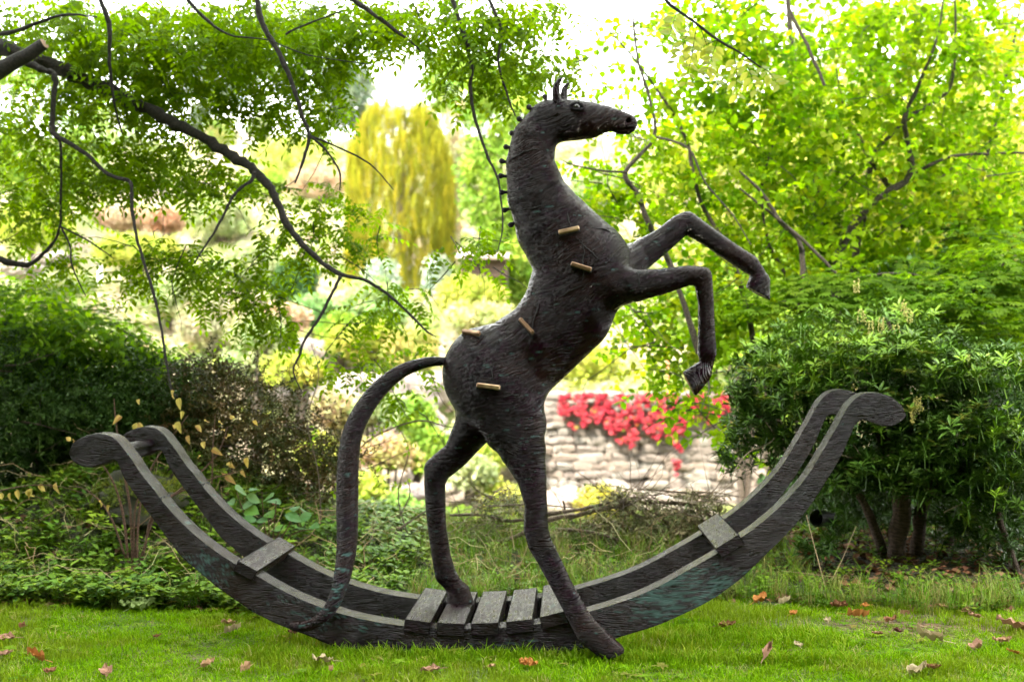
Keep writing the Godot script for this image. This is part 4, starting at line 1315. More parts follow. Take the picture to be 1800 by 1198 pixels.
	for k in 3800:
		var zz := rf(-1.0, 9.5)
		over.append(Vector3(rf(-5.0, 3.2), 1.75 + 0.34 * maxf(zz, 3.0) + rf(0.0, 1.9), -zz))
	dress(o, "upper_foliage", la, mats.robinia_leaf, over, [Color(0.10, 0.20, 0.012), Color(0.13, 0.24, 0.016)], "hang", 1.2, 1.7)
	# a nearer spray of large leaflets, top right of the horse's head
	var sp := thing("robinia_spray", "hanging robinia twig with large oval leaflets right of the horse's head", "branch", W(1180, 10, 4.6))
	var mb := MB.new()
	limb(mb, [[1150, -40, 4], [1170, 0, 3.4], [1215, 34, 3], [1262, 70, 2.4], [1300, 92, 2], [1340, 120, 1.4]], 4.6, 4.6, 4, 6, 0.1)
	part("branch", mb.done(), mats.robinia_bark, sp)
	var one := MB.new()
	leaf_into(one, Transform3D(), 0.046, 0.026, 5, 0.16, 0.12)
	var om := one.done(true)
	var shades := []
	for c in [Color(0.05, 0.11, 0.008), Color(0.035, 0.085, 0.01), Color(0.08, 0.15, 0.01), Color(0.03, 0.07, 0.018)]:
		var m := leaf_mat(0.8, 0.4, Color(1, 1, 0.4))
		m.vertex_color_use_as_albedo = false
		m.albedo_color = (c as Color).linear_to_srgb()
		shades.append(m)
	for r in [[1216, 40, 1188, 112], [1225, 45, 1205, 150], [1262, 70, 1240, 130], [1232, 50, 1262, 150], [1290, 88, 1296, 170], [1300, 92, 1330, 160], [1262, 70, 1210, 96], [1330, 112, 1370, 150], [1190, 15, 1178, 60]]:
		var a := W(r[0], r[1], 4.6)
		var b := W(r[2], r[3], 4.6 + rf(-0.12, 0.12))
		mb = MB.new()
		mb.tube(PackedVector3Array([a, a.lerp(b, 0.5) + Vector3(0.004, 0.01, 0), b]), PackedFloat32Array([0.0016, 0.0013, 0.0008]), 5, false)
		part("stalk", mb.done(), mats.robinia_bark, sp)
		for k in 6:
			for s: float in [-1.0, 1.0]:
				var f := 0.2 + 0.15 * k
				var d := (b - a).normalized()
				var side := d.cross(Vector3(0.2, 0.1, 1)).normalized() * s
				var l := part("leaflet", om, shades[rng.randi() % 4], sp, false)
				l.transform = Transform3D(aim(d * 0.45 + side + Vector3(rf(-0.3, 0.3), rf(-0.35, 0.1), rf(-0.6, 0.6)), Vector3(rf(-0.7, 0.7), 0.7, 1.0)).scaled(Vector3.ONE * rf(0.75, 1.1)), a.lerp(b, f) - sp.position)

func behind_camera() -> void:                             # the trees at the photographer's back, which keep the sky off the sculpture's near side
	var m := clump_mesh(0.9, 60, 0.36, 0.22)
	var solid := leaf_mat(0.0, 0.7)
	for q in [[-11.5, 12.0, 5.5, 5.5, 10.5, "tall leafy tree behind the viewer, far left"], [-4.5, 10.5, 7.5, 5.0, 9.0, "tall leafy tree behind the viewer, left of the middle"], [3.5, 8.0, 8.0, 5.0, 7.0, "leafy tree behind the viewer, right of the middle"], [10.5, 7.0, 4.5, 4.5, 6.0, "leafy tree beside the viewer, far right"], [-11.0, 7.0, -2.5, 4.0, 6.0, "leafy tree beside the lawn, out of view to the left"]]:
		var o := thing("garden_tree", q[5], "tree", Vector3(q[0], 0, q[2]), "trees behind the viewer")
		var at := PackedVector3Array()
		for k in 560:
			var b := in_ball()
			at.append(Vector3(q[0], q[1], q[2]) + b.normalized() * pow(b.length(), 0.5) * Vector3(q[3], q[4], q[3] * 0.8))
		dress(o, "crown", m, solid, at, [Color(0.025, 0.05, 0.012), Color(0.04, 0.07, 0.015)], "any", 0.8, 1.3)
		var mb := MB.new()
		mb.tube(PackedVector3Array([o.position - Vector3(0, 0.2, 0), o.position + Vector3(0.1, 2, 0), o.position + Vector3(0, 8.5, 0.1)]), PackedFloat32Array([0.3, 0.22, 0.14]), 10)
		part("trunk", mb.done(), mats.bark, o)
	for q in [[-9.0, 8.5, "dark hedge behind the viewer, left"], [0.0, 10.5, "dark hedge right behind the viewer"], [9.0, 8.0, "dark hedge behind the viewer, right"]]:
		var o := thing("hedge", q[2], "hedge", Vector3(q[0], 0, q[1]), "hedges behind the viewer")
		var at := PackedVector3Array()
		for k in 260:
			at.append(Vector3(q[0] + rf(-5.2, 5.2), rf(0.2, 4.2), q[1] + rf(-0.9, 0.9)))
		dress(o, "foliage", m, solid, at, [Color(0.02, 0.045, 0.01), Color(0.03, 0.06, 0.014)], "any", 0.7, 1.1)

func right_trees() -> void:
	mats.round_leaf = leaf_mat(1.2, 0.55, Color(1.0, 1.0, 0.4))
	mats.grey_bark = bark_mat(Color(0.022, 0.017, 0.013), Color(0.075, 0.058, 0.044), 161)
	var o := thing("round_leaved_tree", "many-stemmed tree with yellow green rounded leaves filling the upper right", "tree", Vector3(W(1490, 600, 9.5).x, H(3.0, 9.5), -9.5))
	for b in [
		[[[1478, 620, 8], [1470, 470, 7.5], [1500, 400, 7], [1542, 350, 6.4], [1600, 310, 6], [1597, 260, 5], [1592, 205, 4.4], [1620, 140, 3], [1650, 60, 2], [1660, -20, 1.5]], 9.3, 9.3],
		[[[1600, 310, 3.4], [1668, 276, 2.8], [1740, 270, 2.4], [1810, 268, 2]], 9.3, 9.0],
		[[[1592, 205, 3.6], [1640, 180, 3], [1672, 150, 2.6], [1680, 70, 2.2], [1678, -20, 1.8]], 9.3, 9.2],
		[[[1490, 620, 7], [1506, 440, 6], [1520, 380, 5.4], [1527, 312, 5], [1540, 266, 4], [1582, 222, 2.8], [1620, 190, 1.6]], 9.6, 9.6],
		[[[1588, 400, 4], [1572, 345, 5.6], [1532, 282, 4.6], [1506, 232, 3.8], [1484, 190, 2.4], [1470, 120, 1.4]], 9.8, 9.9],
		[[[1230, 620, 6], [1180, 470, 5], [1140, 390, 4.6], [1121, 342, 4.4], [1100, 302, 4.2], [1150, 240, 3.4], [1141, 170, 2.9], [1121, 100, 2.3], [1110, 0, 1.8]], 8.6, 8.3],
		[[[1100, 302, 2.4], [1060, 300, 2], [1010, 290, 1.4], [985, 280, 0.8]], 8.4, 8.2],
		[[[1150, 240, 2.4], [1210, 260, 2.2], [1240, 320, 1.8], [1290, 380, 1.4], [1320, 430, 0.9]], 8.3, 8.2],
		[[[1330, 620, 6], [1290, 460, 4.4], [1230, 350, 3.8], [1205, 240, 3.2], [1150, 150, 2.4], [1095, 80, 1.8], [1030, 16, 1.2]], 8.9, 8.6],
		[[[1400, 620, 6], [1410, 440, 5], [1372, 390, 4], [1340, 340, 3], [1300, 300, 2]], 8.7, 8.5],
		[[[1420, 560, 4], [1380, 480, 3.4], [1350, 420, 3], [1340, 330, 2.4], [1360, 250, 1.6]], 9.0, 9.0],
		[[[1470, 480, 3], [1410, 420, 3.4], [1350, 370, 2.6], [1300, 330, 1.6]], 8.6, 8.5],
		[[[1450, 150, 2.6], [1420, 80, 3], [1390, 20, 3], [1380, -30, 3]], 8.0, 8.0],
		[[[1760, 620, 6], [1720, 420, 4.6], [1730, 300, 3.6], [1760, 180, 3], [1785, 60, 2.2], [1800, -20, 1.6]], 10.2, 10.2]]:
		var mb := MB.new()
		limb(mb, b[0], b[1], b[2], 5, 7, 0.15)
		part("stem", mb.done(), mats.grey_bark, o)
	var list := [
		[1060, 60, 60, 40, 8.4, 0.3, 10], [1120, 190, 90, 90, 8.5, 0.6, 60], [1050, 330, 80, 60, 8.4, 0.4, 46], [1240, 220, 110, 120, 8.8, 0.8, 150], [1170, 340, 110, 70, 8.6, 0.6, 90], [1320, 330, 120, 100, 8.9, 0.8, 150], [1420, 240, 130, 110, 9.2, 0.9, 200],
		[1330, 110, 110, 90, 8.8, 0.7, 130], [1490, 100, 140, 90, 9.3, 0.9, 160], [1560, 250, 140, 110, 9.4, 0.9, 200], [1690, 110, 130, 110, 9.5, 0.9, 190], [1720, 280, 130, 110, 9.5, 0.9, 200], [1640, 380, 150, 70, 9.6, 0.8, 150], [1480, 400, 120, 80, 9.3, 0.7, 130],
		[1350, 440, 90, 60, 9.0, 0.5, 70], [1780, 400, 80, 90, 9.8, 0.6, 70], [1250, 30, 110, 50, 8.4, 0.5, 90], [1640, 30, 160, 50, 9.2, 0.6, 90], [1200, 500, 110, 110, 8.7, 0.5, 110], [1290, 560, 90, 90, 8.6, 0.5, 90], [1160, 620, 80, 80, 8.6, 0.4, 60], [1225, 690, 50, 50, 8.4, 0.4, 20], [1290, 760, 50, 60, 8.2, 0.4, 24], [1100, 560, 40, 40, 8.4, 0.3, 10]]
	for q in list: q[4] += 0.35
	var tm := twig_mesh(0.26, 9, 0.062, 0.05, 4, 0.9, 0.42)
	dress(o, "foliage", tm, mats.round_leaf, clusters(list, 0.9), [Color(0.22, 0.37, 0.012), Color(0.16, 0.30, 0.010), Color(0.34, 0.43, 0.05), Color(0.10, 0.21, 0.008)], "hang", 0.6, 1.35, 0.28)
	var tw := part("twigs", twigs(list, 6, 0.8, 0.0055, 0.3).done(), mats.grey_bark, o)
	tw.set_meta("kind", "stuff")
	# upper part above the picture
	var over := PackedVector3Array()
	for k in 500:
		over.append(Vector3(rf(0.8, 6.0), rf(4.2, 6.2), rf(-12.0, -6.5)))
	dress(o, "upper_foliage", tm, mats.round_leaf, over, [Color(0.17, 0.29, 0.02), Color(0.12, 0.22, 0.015)], "hang", 1.2, 1.8)
	# ivy-clad trunk
	var iv := thing("ivy_clad_tree", "dark leaning trunk covered in ivy at the right behind the stems", "tree", Vector3(W(1500, 620, 10.5).x, H(3.2, 10.5), -10.5))
	var mb := MB.new()
	limb(mb, [[1530, 700, 16], [1500, 560, 14], [1458, 430, 12], [1436, 330, 10], [1423, 240, 8], [1398, 120, 6], [1385, 0, 4], [1380, -60, 3]], 10.5, 10.4, 4, 9, 0.08)
	part("trunk", mb.done(), mats.grey_bark, iv)
	var deep := [Color(0.03, 0.075, 0.012), Color(0.045, 0.1, 0.015), Color(0.025, 0.06, 0.014)]
	var im := twig_mesh(0.2, 8, 0.06, 0.055, 3, 1.0, 0.35)
	dress(iv, "ivy", im, mats.round_leaf, clusters([[1455, 420, 50, 70, 10.4, 0.3, 90], [1500, 480, 60, 60, 10.4, 0.3, 90], [1425, 350, 40, 50, 10.4, 0.3, 46], [1440, 500, 50, 50, 10.4, 0.3, 50]]), deep, "hang", 0.8, 1.2)
	var h := thing("holly_bush", "dark leaved bush behind the maple at the right edge", "bush", Vector3(W(1700, 500, 10.8).x, H(4.3, 10.8), -10.8))
	dress(h, "foliage", im, mats.round_leaf, clusters([[1690, 370, 90, 60, 10.8, 0.4, 90], [1740, 440, 110, 80, 10.8, 0.5, 140], [1780, 560, 100, 110, 10.6, 0.5, 160], [1600, 470, 90, 60, 10.8, 0.4, 80], [1700, 600, 150, 120, 10.6, 0.5, 200]]), deep, "hang", 0.8, 1.2)
	mb = MB.new()
	limb(mb, [[1720, 900, 10], [1715, 700, 8], [1730, 500, 6], [1745, 380, 3]], 10.9, 10.9, 4, 7, 0.1)
	part("stem", mb.done(), mats.grey_bark, h)
	# maple with flat sprays
	var ac := thing("maple_bush", "low maple with flat layers of small cut leaves above the evergreen bush", "maple", Vector3(W(1760, 700, 8.8).x, H(3.5, 8.8), -8.8))
	for b in [[[[1780, 760, 8], [1700, 600, 5], [1640, 550, 4], [1610, 570, 2]], 8.8, 8.4], [[[1640, 560, 3], [1700, 520, 3.4], [1740, 480, 3], [1800, 440, 2]], 8.4, 8.8], [[[1720, 620, 4], [1640, 500, 3], [1570, 480, 2], [1500, 490, 1]], 8.7, 8.4]]:
		mb = MB.new()
		limb(mb, b[0], b[1], b[2], 4, 7, 0.1)
		part("branch", mb.done(), mats.grey_bark, ac)
	var pm := palm_leaf_spray()
	var ts := []
	var tint := []
	for p in clusters([[1560, 470, 110, 40, 8.6, 0.5, 110], [1650, 500, 120, 50, 8.6, 0.6, 150], [1740, 450, 90, 50, 8.8, 0.6, 110], [1760, 520, 70, 60, 8.7, 0.5, 90], [1470, 490, 70, 30, 8.5, 0.4, 40], [1690, 570, 90, 40, 8.5, 0.4, 70], [1410, 520, 80, 40, 8.5, 0.4, 50]]):
		if rf(0, 1) < 0.25: continue
		var q := Vector3(p.x, snappedf(p.y + 0.12 * sin(p.x * 2.0), 0.17) + rf(-0.02, 0.02), p.z)
		ts.append(Transform3D(turn(rf(0, TAU), rf(-0.25, 0.25), rf(-0.4, 0.1), rf(1.1, 1.9)), q))
		tint.append(mixed([Color(0.12, 0.23, 0.02), Color(0.18, 0.30, 0.03), Color(0.08, 0.17, 0.02)]))
	spread(ac, "foliage", pm, mats.round_leaf, ts, tint)

func evergreen() -> void:                                 # the dark glossy bush at the right
	var glossy := leaf_mat(0.4, 0.36, Color(1, 1, 0.4))
	glossy.metallic_specular = 0.26
	mats.red_bark = bark_mat(Color(0.05, 0.028, 0.018), Color(0.11, 0.07, 0.05), 171)
	var o := thing("evergreen_bush", "dark glossy evergreen bush with bright leaf rosettes beside the right rocker end", "bush", Vector3(W(1590, 1000, 7.3).x, 0.1, -7.3))
	for b in [[[[1580, 1030, 17], [1578, 960, 16], [1585, 880, 15], [1570, 800, 11], [1520, 720, 8], [1450, 650, 4]], 7.3, 7.2], [[[1600, 1030, 14], [1615, 950, 12], [1625, 880, 10], [1680, 790, 8], [1740, 700, 4]], 7.4, 7.3], [[[1560, 1030, 9], [1540, 930, 8], [1490, 840, 6], [1400, 770, 4], [1330, 730, 2]], 7.4, 7.1], [[[1640, 1030, 9], [1680, 930, 8], [1740, 860, 6], [1800, 800, 4]], 7.5, 7.2], [[[1590, 900, 10], [1600, 780, 8], [1590, 660, 5], [1560, 560, 3]], 7.4, 7.2], [[[1750, 1030, 8], [1730, 960, 7], [1700, 880, 6], [1660, 800, 4]], 7.5, 7.3], [[[1790, 1010, 6], [1760, 920, 5], [1745, 860, 4]], 7.0, 7.0]]:
		var mb := MB.new()
		limb(mb, b[0], b[1], b[2], 4, 9, 0.12)
		part("branch", mb.done(), mats.red_bark, o)
	var whorl := whorl_mesh(10, 0.068, 0.017, 0.45)
	var young := whorl_mesh(11, 0.06, 0.016, 0.8)
	var dark := [Color(0.033, 0.074, 0.010), Color(0.046, 0.098, 0.012), Color(0.026, 0.06, 0.010)]
	var fresh := [Color(0.07, 0.15, 0.010), Color(0.05, 0.11, 0.010), Color(0.12, 0.21, 0.014)]
	var low := [
		[1340, 680, 70, 70, 7.2, 0.35, 110], [1400, 720, 100, 80, 7.1, 0.5, 190], [1500, 680, 120, 90, 7.2, 0.6, 230], [1620, 660, 120, 100, 7.3, 0.6, 250], [1740, 700, 110, 110, 7.3, 0.6, 260], [1680, 780, 130, 80, 7.1, 0.5, 230], [1790, 820, 80, 100, 7.0, 0.5, 160],
		[1560, 790, 100, 60, 7.3, 0.5, 110], [1450, 800, 70, 60, 7.4, 0.4, 70], [1330, 760, 60, 60, 7.3, 0.3, 60], [1760, 930, 70, 60, 7.1, 0.3, 60], [1640, 870, 140, 40, 7.6, 0.4, 90], [1500, 880, 90, 40, 7.7, 0.3, 60], [1300, 800, 40, 50, 7.4, 0.2, 26], [1700, 960, 120, 60, 8.0, 0.3, 80], [1480, 960, 90, 50, 8.2, 0.3, 60], [1560, 900, 120, 90, 8.5, 0.3, 190], [1720, 920, 130, 80, 8.6, 0.3, 210], [1470, 850, 90, 80, 8.3, 0.3, 110], [1800, 950, 60, 80, 8.0, 0.3, 80], [1380, 900, 60, 50, 8.4, 0.2, 40], [1500, 830, 80, 40, 7.0, 0.3, 70], [1620, 830, 100, 46, 7.0, 0.3, 100], [1730, 850, 80, 50, 6.95, 0.3, 90], [1400, 800, 60, 40, 7.0, 0.2, 40], [1690, 920, 60, 40, 7.2, 0.2, 40], [1440, 950, 40, 30, 6.95, 0.1, 16], [1475, 910, 22, 30, 6.95, 0.1, 10], [1432, 875, 24, 14, 6.9, 0.1, 8]]
	var top := [[1360, 620, 80, 26, 7.1, 0.4, 60], [1430, 580, 80, 36, 7.3, 0.5, 90], [1490, 620, 100, 30, 7.0, 0.4, 90], [1580, 610, 100, 30, 7.0, 0.4, 90], [1660, 640, 80, 30, 7.0, 0.4, 60], [1750, 650, 70, 40, 7.0, 0.4, 60], [1400, 660, 90, 34, 6.85, 0.3, 60], [1560, 560, 90, 40, 7.5, 0.4, 70], [1780, 750, 50, 40, 6.7, 0.2, 26], [1770, 850, 40, 40, 6.7, 0.2, 14]]
	dress(o, "foliage", whorl, glossy, clusters(low, 1.25), dark, "up", 0.8, 1.3)
	top.append_array([[1500, 760, 180, 110, 7.05, 0.3, 60], [1700, 800, 110, 120, 6.95, 0.3, 60]])
	dress(o, "young_foliage", young, glossy, clusters(top, 0.9), fresh, "up", 0.8, 1.25)
	# the nearest rosettes leaf by leaf
	var one := MB.new()
	leaf_into(one, Transform3D(), 0.072, 0.018, 4, 0.3, 0.2, 0.55)
	var om := one.done(true)
	var shades := []
	for c in [Color(0.04, 0.09, 0.012), Color(0.055, 0.115, 0.013), Color(0.08, 0.165, 0.014), Color(0.11, 0.2, 0.016)]:
		var m := leaf_mat(0.4, 0.3, Color(1, 1, 0.4))
		m.vertex_color_use_as_albedo = false
		m.albedo_color = (c as Color).linear_to_srgb()
		shades.append(m)
	for q in [[1452, 640, 2], [1510, 650, 3], [1548, 628, 2], [1590, 655, 2], [1640, 700, 1], [1420, 690, 2], [1370, 650, 2], [1480, 600, 3], [1536, 596, 3], [1660, 745, 1], [1700, 770, 1], [1690, 735, 0], [1650, 780, 0], [1772, 760, 2], [1720, 715, 1], [1395, 735, 0], [1600, 720, 0], [1345, 700, 1], [1620, 620, 3], [1780, 850, 1], [1785, 900, 1], [1466, 676, 1], [1710, 800, 1], [1560, 690, 0], [1320, 650, 2]]:
		var c := W(q[0], q[1], 6.75 + rf(-0.05, 0.05))
		for k in 10:
			var a := TAU * k / 10.0 * 1.62 + rf(-0.2, 0.2)
			var l := part("leaf", om, shades[clampi(q[2] + (rng.randi() % 3) - 1, 0, 3)], o, false)
			l.transform = Transform3D(aim(Vector3(cos(a), rf(0.1, 0.8), sin(a) * 0.9 + 0.25)).scaled(Vector3.ONE * rf(0.8, 1.2)), c + Vector3(0, rf(-0.015, 0.01), 0) - o.position)
	# drooping strings of seed capsules
	var bm := StandardMaterial3D.new()
	bm.albedo_texture = noise_tex(0.1, 181, 64, FastNoiseLite.FRACTAL_FBM, 2, ramp([[0.3, Color(0.24, 0.24, 0.05).linear_to_srgb()], [0.7, Color(0.36, 0.32, 0.10).linear_to_srgb()]]))
	bm.roughness = 0.6
	for q in [[1515, 545, 7.0], [1530, 560, 7.0], [1550, 560, 7.05], [1562, 585, 6.95], [1575, 570, 7.0], [1505, 490, 7.1], [1590, 530, 7.2], [1700, 625, 6.9], [1720, 640, 6.9], [1735, 625, 6.9], [1610, 700, 6.8], [1605, 720, 6.8], [1600, 545, 7.2], [1395, 680, 6.85], [1614, 700, 6.75]]:
		var mb := MB.new()
		var brown: bool = q[1] > 660
		for s in 4:
			var p := W(q[0] + rf(-6, 6), q[1] + rf(-4, 4), q[2])
			var d := Vector3(rf(-0.5, 0.5), -1, rf(-0.3, 0.3)).normalized()
			for k in 9:
				var at := p + d * k * 0.009
				mb.ball(at + Vector3(rf(-1, 1), rf(-1, 1), rf(-1, 1)) * 0.005, Vector3.ONE * 0.0042, 4, 6)
				d = (d + Vector3(0, -0.15, 0)).normalized()
		part("seed_cluster", mb.done(), bm, o)
	# pale dead twigs hanging below the leaves
	var dead := MB.new()
	for q in [[[1430, 770, 1], [1480, 800, 1.4], [1540, 806, 1.2], [1580, 790, 0.6]], [[1380, 790, 1], [1430, 800, 1.3], [1500, 830, 0.8]], [[1600, 850, 1], [1650, 836, 1.3], [1690, 850, 0.6]], [[1660, 900, 1], [1720, 870, 1.2], [1760, 840, 0.7]], [[1500, 780, 0.8], [1520, 820, 1.2], [1490, 860, 0.6]], [[1345, 740, 0.8], [1362, 770, 1.1], [1330, 790, 0.6]], [[1600, 800, 0.8], [1622, 826, 1.2], [1668, 818, 0.6]], [[1280, 850, 0.7], [1310, 800, 1.2], [1350, 780, 0.8]], [[1525, 655, 1], [1550, 668, 1.4], [1590, 660, 0.9]], [[1520, 690, 0.9], [1536, 720, 1.2], [1532, 745, 0.6]]]:
		limb(dead, q, 6.9, 7.0, 4, 5, 0.15)
	var dm := StandardMaterial3D.new()
	dm.albedo_color = Color(0.22, 0.17, 0.13).linear_to_srgb()
	dm.roughness = 0.9
	part("dead_twigs", dead.done(), dm, o).set_meta("kind", "stuff")

func left_plants() -> void:
	var dull := leaf_mat(0.3, 0.55, Color(1, 1, 0.4))
	var o := thing("dark_hedge", "dark green dense hedge at the left edge behind the rocker end", "hedge", Vector3(W(110, 900, 8.3).x, 0.2, -8.3))
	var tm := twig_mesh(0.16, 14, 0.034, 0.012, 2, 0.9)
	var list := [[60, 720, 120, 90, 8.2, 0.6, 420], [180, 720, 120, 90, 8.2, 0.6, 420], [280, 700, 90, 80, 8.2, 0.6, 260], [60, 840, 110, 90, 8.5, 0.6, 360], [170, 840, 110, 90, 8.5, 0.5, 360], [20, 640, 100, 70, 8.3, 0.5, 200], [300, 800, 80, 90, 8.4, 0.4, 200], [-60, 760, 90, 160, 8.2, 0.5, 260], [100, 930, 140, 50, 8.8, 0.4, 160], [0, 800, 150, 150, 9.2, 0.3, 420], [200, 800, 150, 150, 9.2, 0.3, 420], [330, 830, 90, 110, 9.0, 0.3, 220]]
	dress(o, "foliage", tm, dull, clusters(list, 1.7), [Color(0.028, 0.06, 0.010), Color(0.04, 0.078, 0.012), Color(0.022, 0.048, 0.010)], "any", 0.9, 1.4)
	part("twigs", twigs(list, 8, 0.5, 0.006, 0.3).done(), mats.red_bark, o).set_meta("kind", "stuff")
	# light leafy maple in front of the slope
	var ac := thing("leafy_bush", "fresh green fine-leaved bush at the left below the hanging branches", "bush", Vector3(W(80, 800, 8.6).x, 0.3, -8.6))
	var la := [[60, 540, 130, 60, 8.4, 0.5, 130], [150, 590, 110, 60, 8.4, 0.5, 130], [220, 620, 60, 40, 8.4, 0.4, 60], [40, 620, 110, 60, 8.5, 0.5, 120], [-30, 520, 60, 60, 8.5, 0.4, 40], [130, 660, 140, 40, 8.5, 0.4, 90], [300, 640, 60, 30, 8.5, 0.3, 24]]
	var pm := palm_leaf_spray()
	dress(ac, "foliage", pm, mats.round_leaf, clusters(la, 1.2), [Color(0.12, 0.24, 0.015), Color(0.17, 0.30, 0.02), Color(0.09, 0.18, 0.015)], "hang", 0.8, 1.3)
	var mb := MB.new()
	limb(mb, [[60, 900, 7], [70, 740, 6], [100, 600, 4], [160, 560, 2], [250, 600, 1]], 8.7, 8.4, 4, 7, 0.1)
	limb(mb, [[70, 740, 4], [30, 620, 3], [10, 520, 2]], 8.6, 8.4, 4, 6, 0.1)
	part("stem", mb.done(), mats.robinia_bark, ac)
	# brown small-leaved bush
	var br := thing("brown_bush", "brownish small-leaved bush behind the left rocker", "bush", Vector3(W(440, 900, 7.9).x, 0.15, -7.9))
	var bl := [[440, 720, 110, 70, 7.9, 0.4, 230], [360, 690, 80, 60, 8.0, 0.4, 140], [520, 790, 80, 60, 7.9, 0.35, 170], [420, 800, 110, 60, 7.9, 0.4, 230], [560, 840, 60, 50, 7.9, 0.3, 90], [450, 870, 110, 50, 8.0, 0.3, 150], [370, 650, 50, 30, 7.9, 0.2, 40], [610, 810, 40, 30, 7.8, 0.2, 30], [330, 760, 70, 70, 8.0, 0.3, 120]]
	var sm := twig_mesh(0.15, 14, 0.021, 0.012, 2, 0.9)
	dress(br, "foliage", sm, dull, clusters(bl, 1.3), [Color(0.075, 0.06, 0.016), Color(0.05, 0.06, 0.014), Color(0.10, 0.06, 0.022), Color(0.04, 0.05, 0.012)], "any", 0.9, 1.4)
	part("twigs", twigs(bl, 14, 0.45, 0.0035, 0.0).done(), mats.red_bark, br).set_meta("kind", "stuff")
	# withered stems with yellow and brown leaves
	var hy := thing("withered_shrub", "withered shrub with thin red brown stems and yellowing leaves at the left rocker", "shrub", Vector3(W(240, 960, 6.75).x, 0.1, -6.75))
	var stem_m := bark_mat(Color(0.10, 0.045, 0.03), Color(0.2, 0.1, 0.06), 191)
	for q in [[[225, 990, 2.4], [215, 900, 2.2], [195, 840, 1.6], [165, 800, 1]], [[232, 990, 2.4], [228, 890, 2.4], [215, 820, 2], [203, 740, 1.2], [200, 700, 0.7]], [[240, 990, 2.4], [244, 900, 2.2], [262, 830, 1.6], [300, 770, 1.2], [330, 730, 0.7]], [[250, 990, 2.2], [270, 900, 2], [330, 850, 1.6], [380, 800, 1.2], [400, 750, 0.8]], [[246, 985, 2], [280, 890, 1.8], [350, 850, 1.4], [410, 830, 0.9]], [[236, 985, 2], [236, 900, 1.8], [250, 850, 1.6], [240, 800, 1]], [[222, 985, 2], [190, 900, 1.6], [150, 860, 1], [120, 855, 0.7]], [[372, 850, 1.4], [374, 780, 1.3], [378, 730, 0.7]]]:
		mb = MB.new()
		limb(mb, q, 6.75, 6.7, 4, 6, 0.1)
		part("stem", mb.done(), stem_m, hy)
	var one := MB.new()
	leaf_into(one, Transform3D(), 0.054, 0.03, 6, 0.7, 0.7, 0.42)
	var om := one.done(true)
	var shades := []
	for c in [Color(0.20, 0.12, 0.012), Color(0.13, 0.055, 0.016), Color(0.09, 0.03, 0.014), Color(0.16, 0.14, 0.02), Color(0.18, 0.09, 0.03)]:
		var m := leaf_mat(0.7, 0.55, Color(1, 0.9, 0.5))
		m.vertex_color_use_as_albedo = false
		m.albedo_color = (c as Color).linear_to_srgb()
		shades.append(m)
	for q in [[392, 752, 0], [405, 765, 4], [364, 775, 1], [352, 800, 4], [398, 812, 4], [412, 818, 1], [385, 826, 1], [424, 822, 4], [436, 804, 0], [398, 838, 2], [348, 742, 2], [358, 736, 1], [386, 738, 0], [300, 742, 2], [318, 740, 3], [325, 720, 3], [320, 705, 3], [332, 764, 1], [376, 790, 1], [342, 826, 2], [237, 738, 1], [246, 742, 3], [172, 775, 1], [114, 762, 2], [126, 768, 2], [172, 884, 0], [186, 888, 0], [262, 890, 0], [250, 700, 2], [212, 734, 1], [440, 740, 0], [408, 726, 1], [305, 690, 2]]:
		var a := rf(0, TAU)
		var l := part("leaf", om, shades[q[2]], hy, false)
		l.transform = Transform3D(aim(Vector3(cos(a), rf(-1.4, -0.2), sin(a)), Vector3(rf(-0.5, 0.5), 0.6, 1)).scaled(Vector3.ONE * rf(0.7, 1.25)), W(q[0] + rf(-7, 7), q[1] + rf(-7, 7), 6.7) - hy.position)
	# a branch of yellow hanging leaves at the left edge
	var yl := thing("yellow_leaved_stem", "arching stem with a row of hanging yellow leaves at the left edge", "plant", W(0, 860, 6.6))
	mb = MB.new()
	limb(mb, [[-60, 880, 1.6], [0, 862, 1.4], [60, 852, 1.1], [110, 856, 0.8], [150, 868, 0.5]], 6.6, 6.6, 4, 5, 0.1)
	part("stem", mb.done(), stem_m, yl)
	for q in [[2, 866, 3], [18, 862, 0], [32, 864, 0], [46, 858, 3], [58, 856, 3], [74, 852, 3], [97, 850, 4], [-14, 870, 0], [72, 846, 4]]:
		var l := part("leaf", om, shades[q[2]], yl, false)
		l.transform = Transform3D(aim(Vector3(rf(-0.5, 0.5), -1, rf(-0.2, 0.5)), Vector3(rf(-0.5, 0.5), 0.3, 1)).scaled(Vector3.ONE * rf(0.8, 1.15)), W(q[0] + rf(-3, 3), q[1] + rf(-4, 4), 6.6) - yl.position)
	# broad round leaves behind the left cross board
	var bg := thing("broad_leaved_plant", "young plant with broad round dark green leaves behind the left rocker", "plant", Vector3(W(470, 960, 6.8).x, 0.08, -6.8))
	one = MB.new()
	leaf_into(one, Transform3D(), 0.085, 0.075, 6, 0.15, 0.2, 0.42)
	om = one.done(true)
	shades = []
	for c in [Color(0.03, 0.09, 0.025), Color(0.04, 0.115, 0.035), Color(0.07, 0.17, 0.03)]:
		var m := leaf_mat(0.5, 0.4, Color(1, 1, 0.5))
		m.vertex_color_use_as_albedo = false
		m.albedo_color = (c as Color).linear_to_srgb()
		shades.append(m)
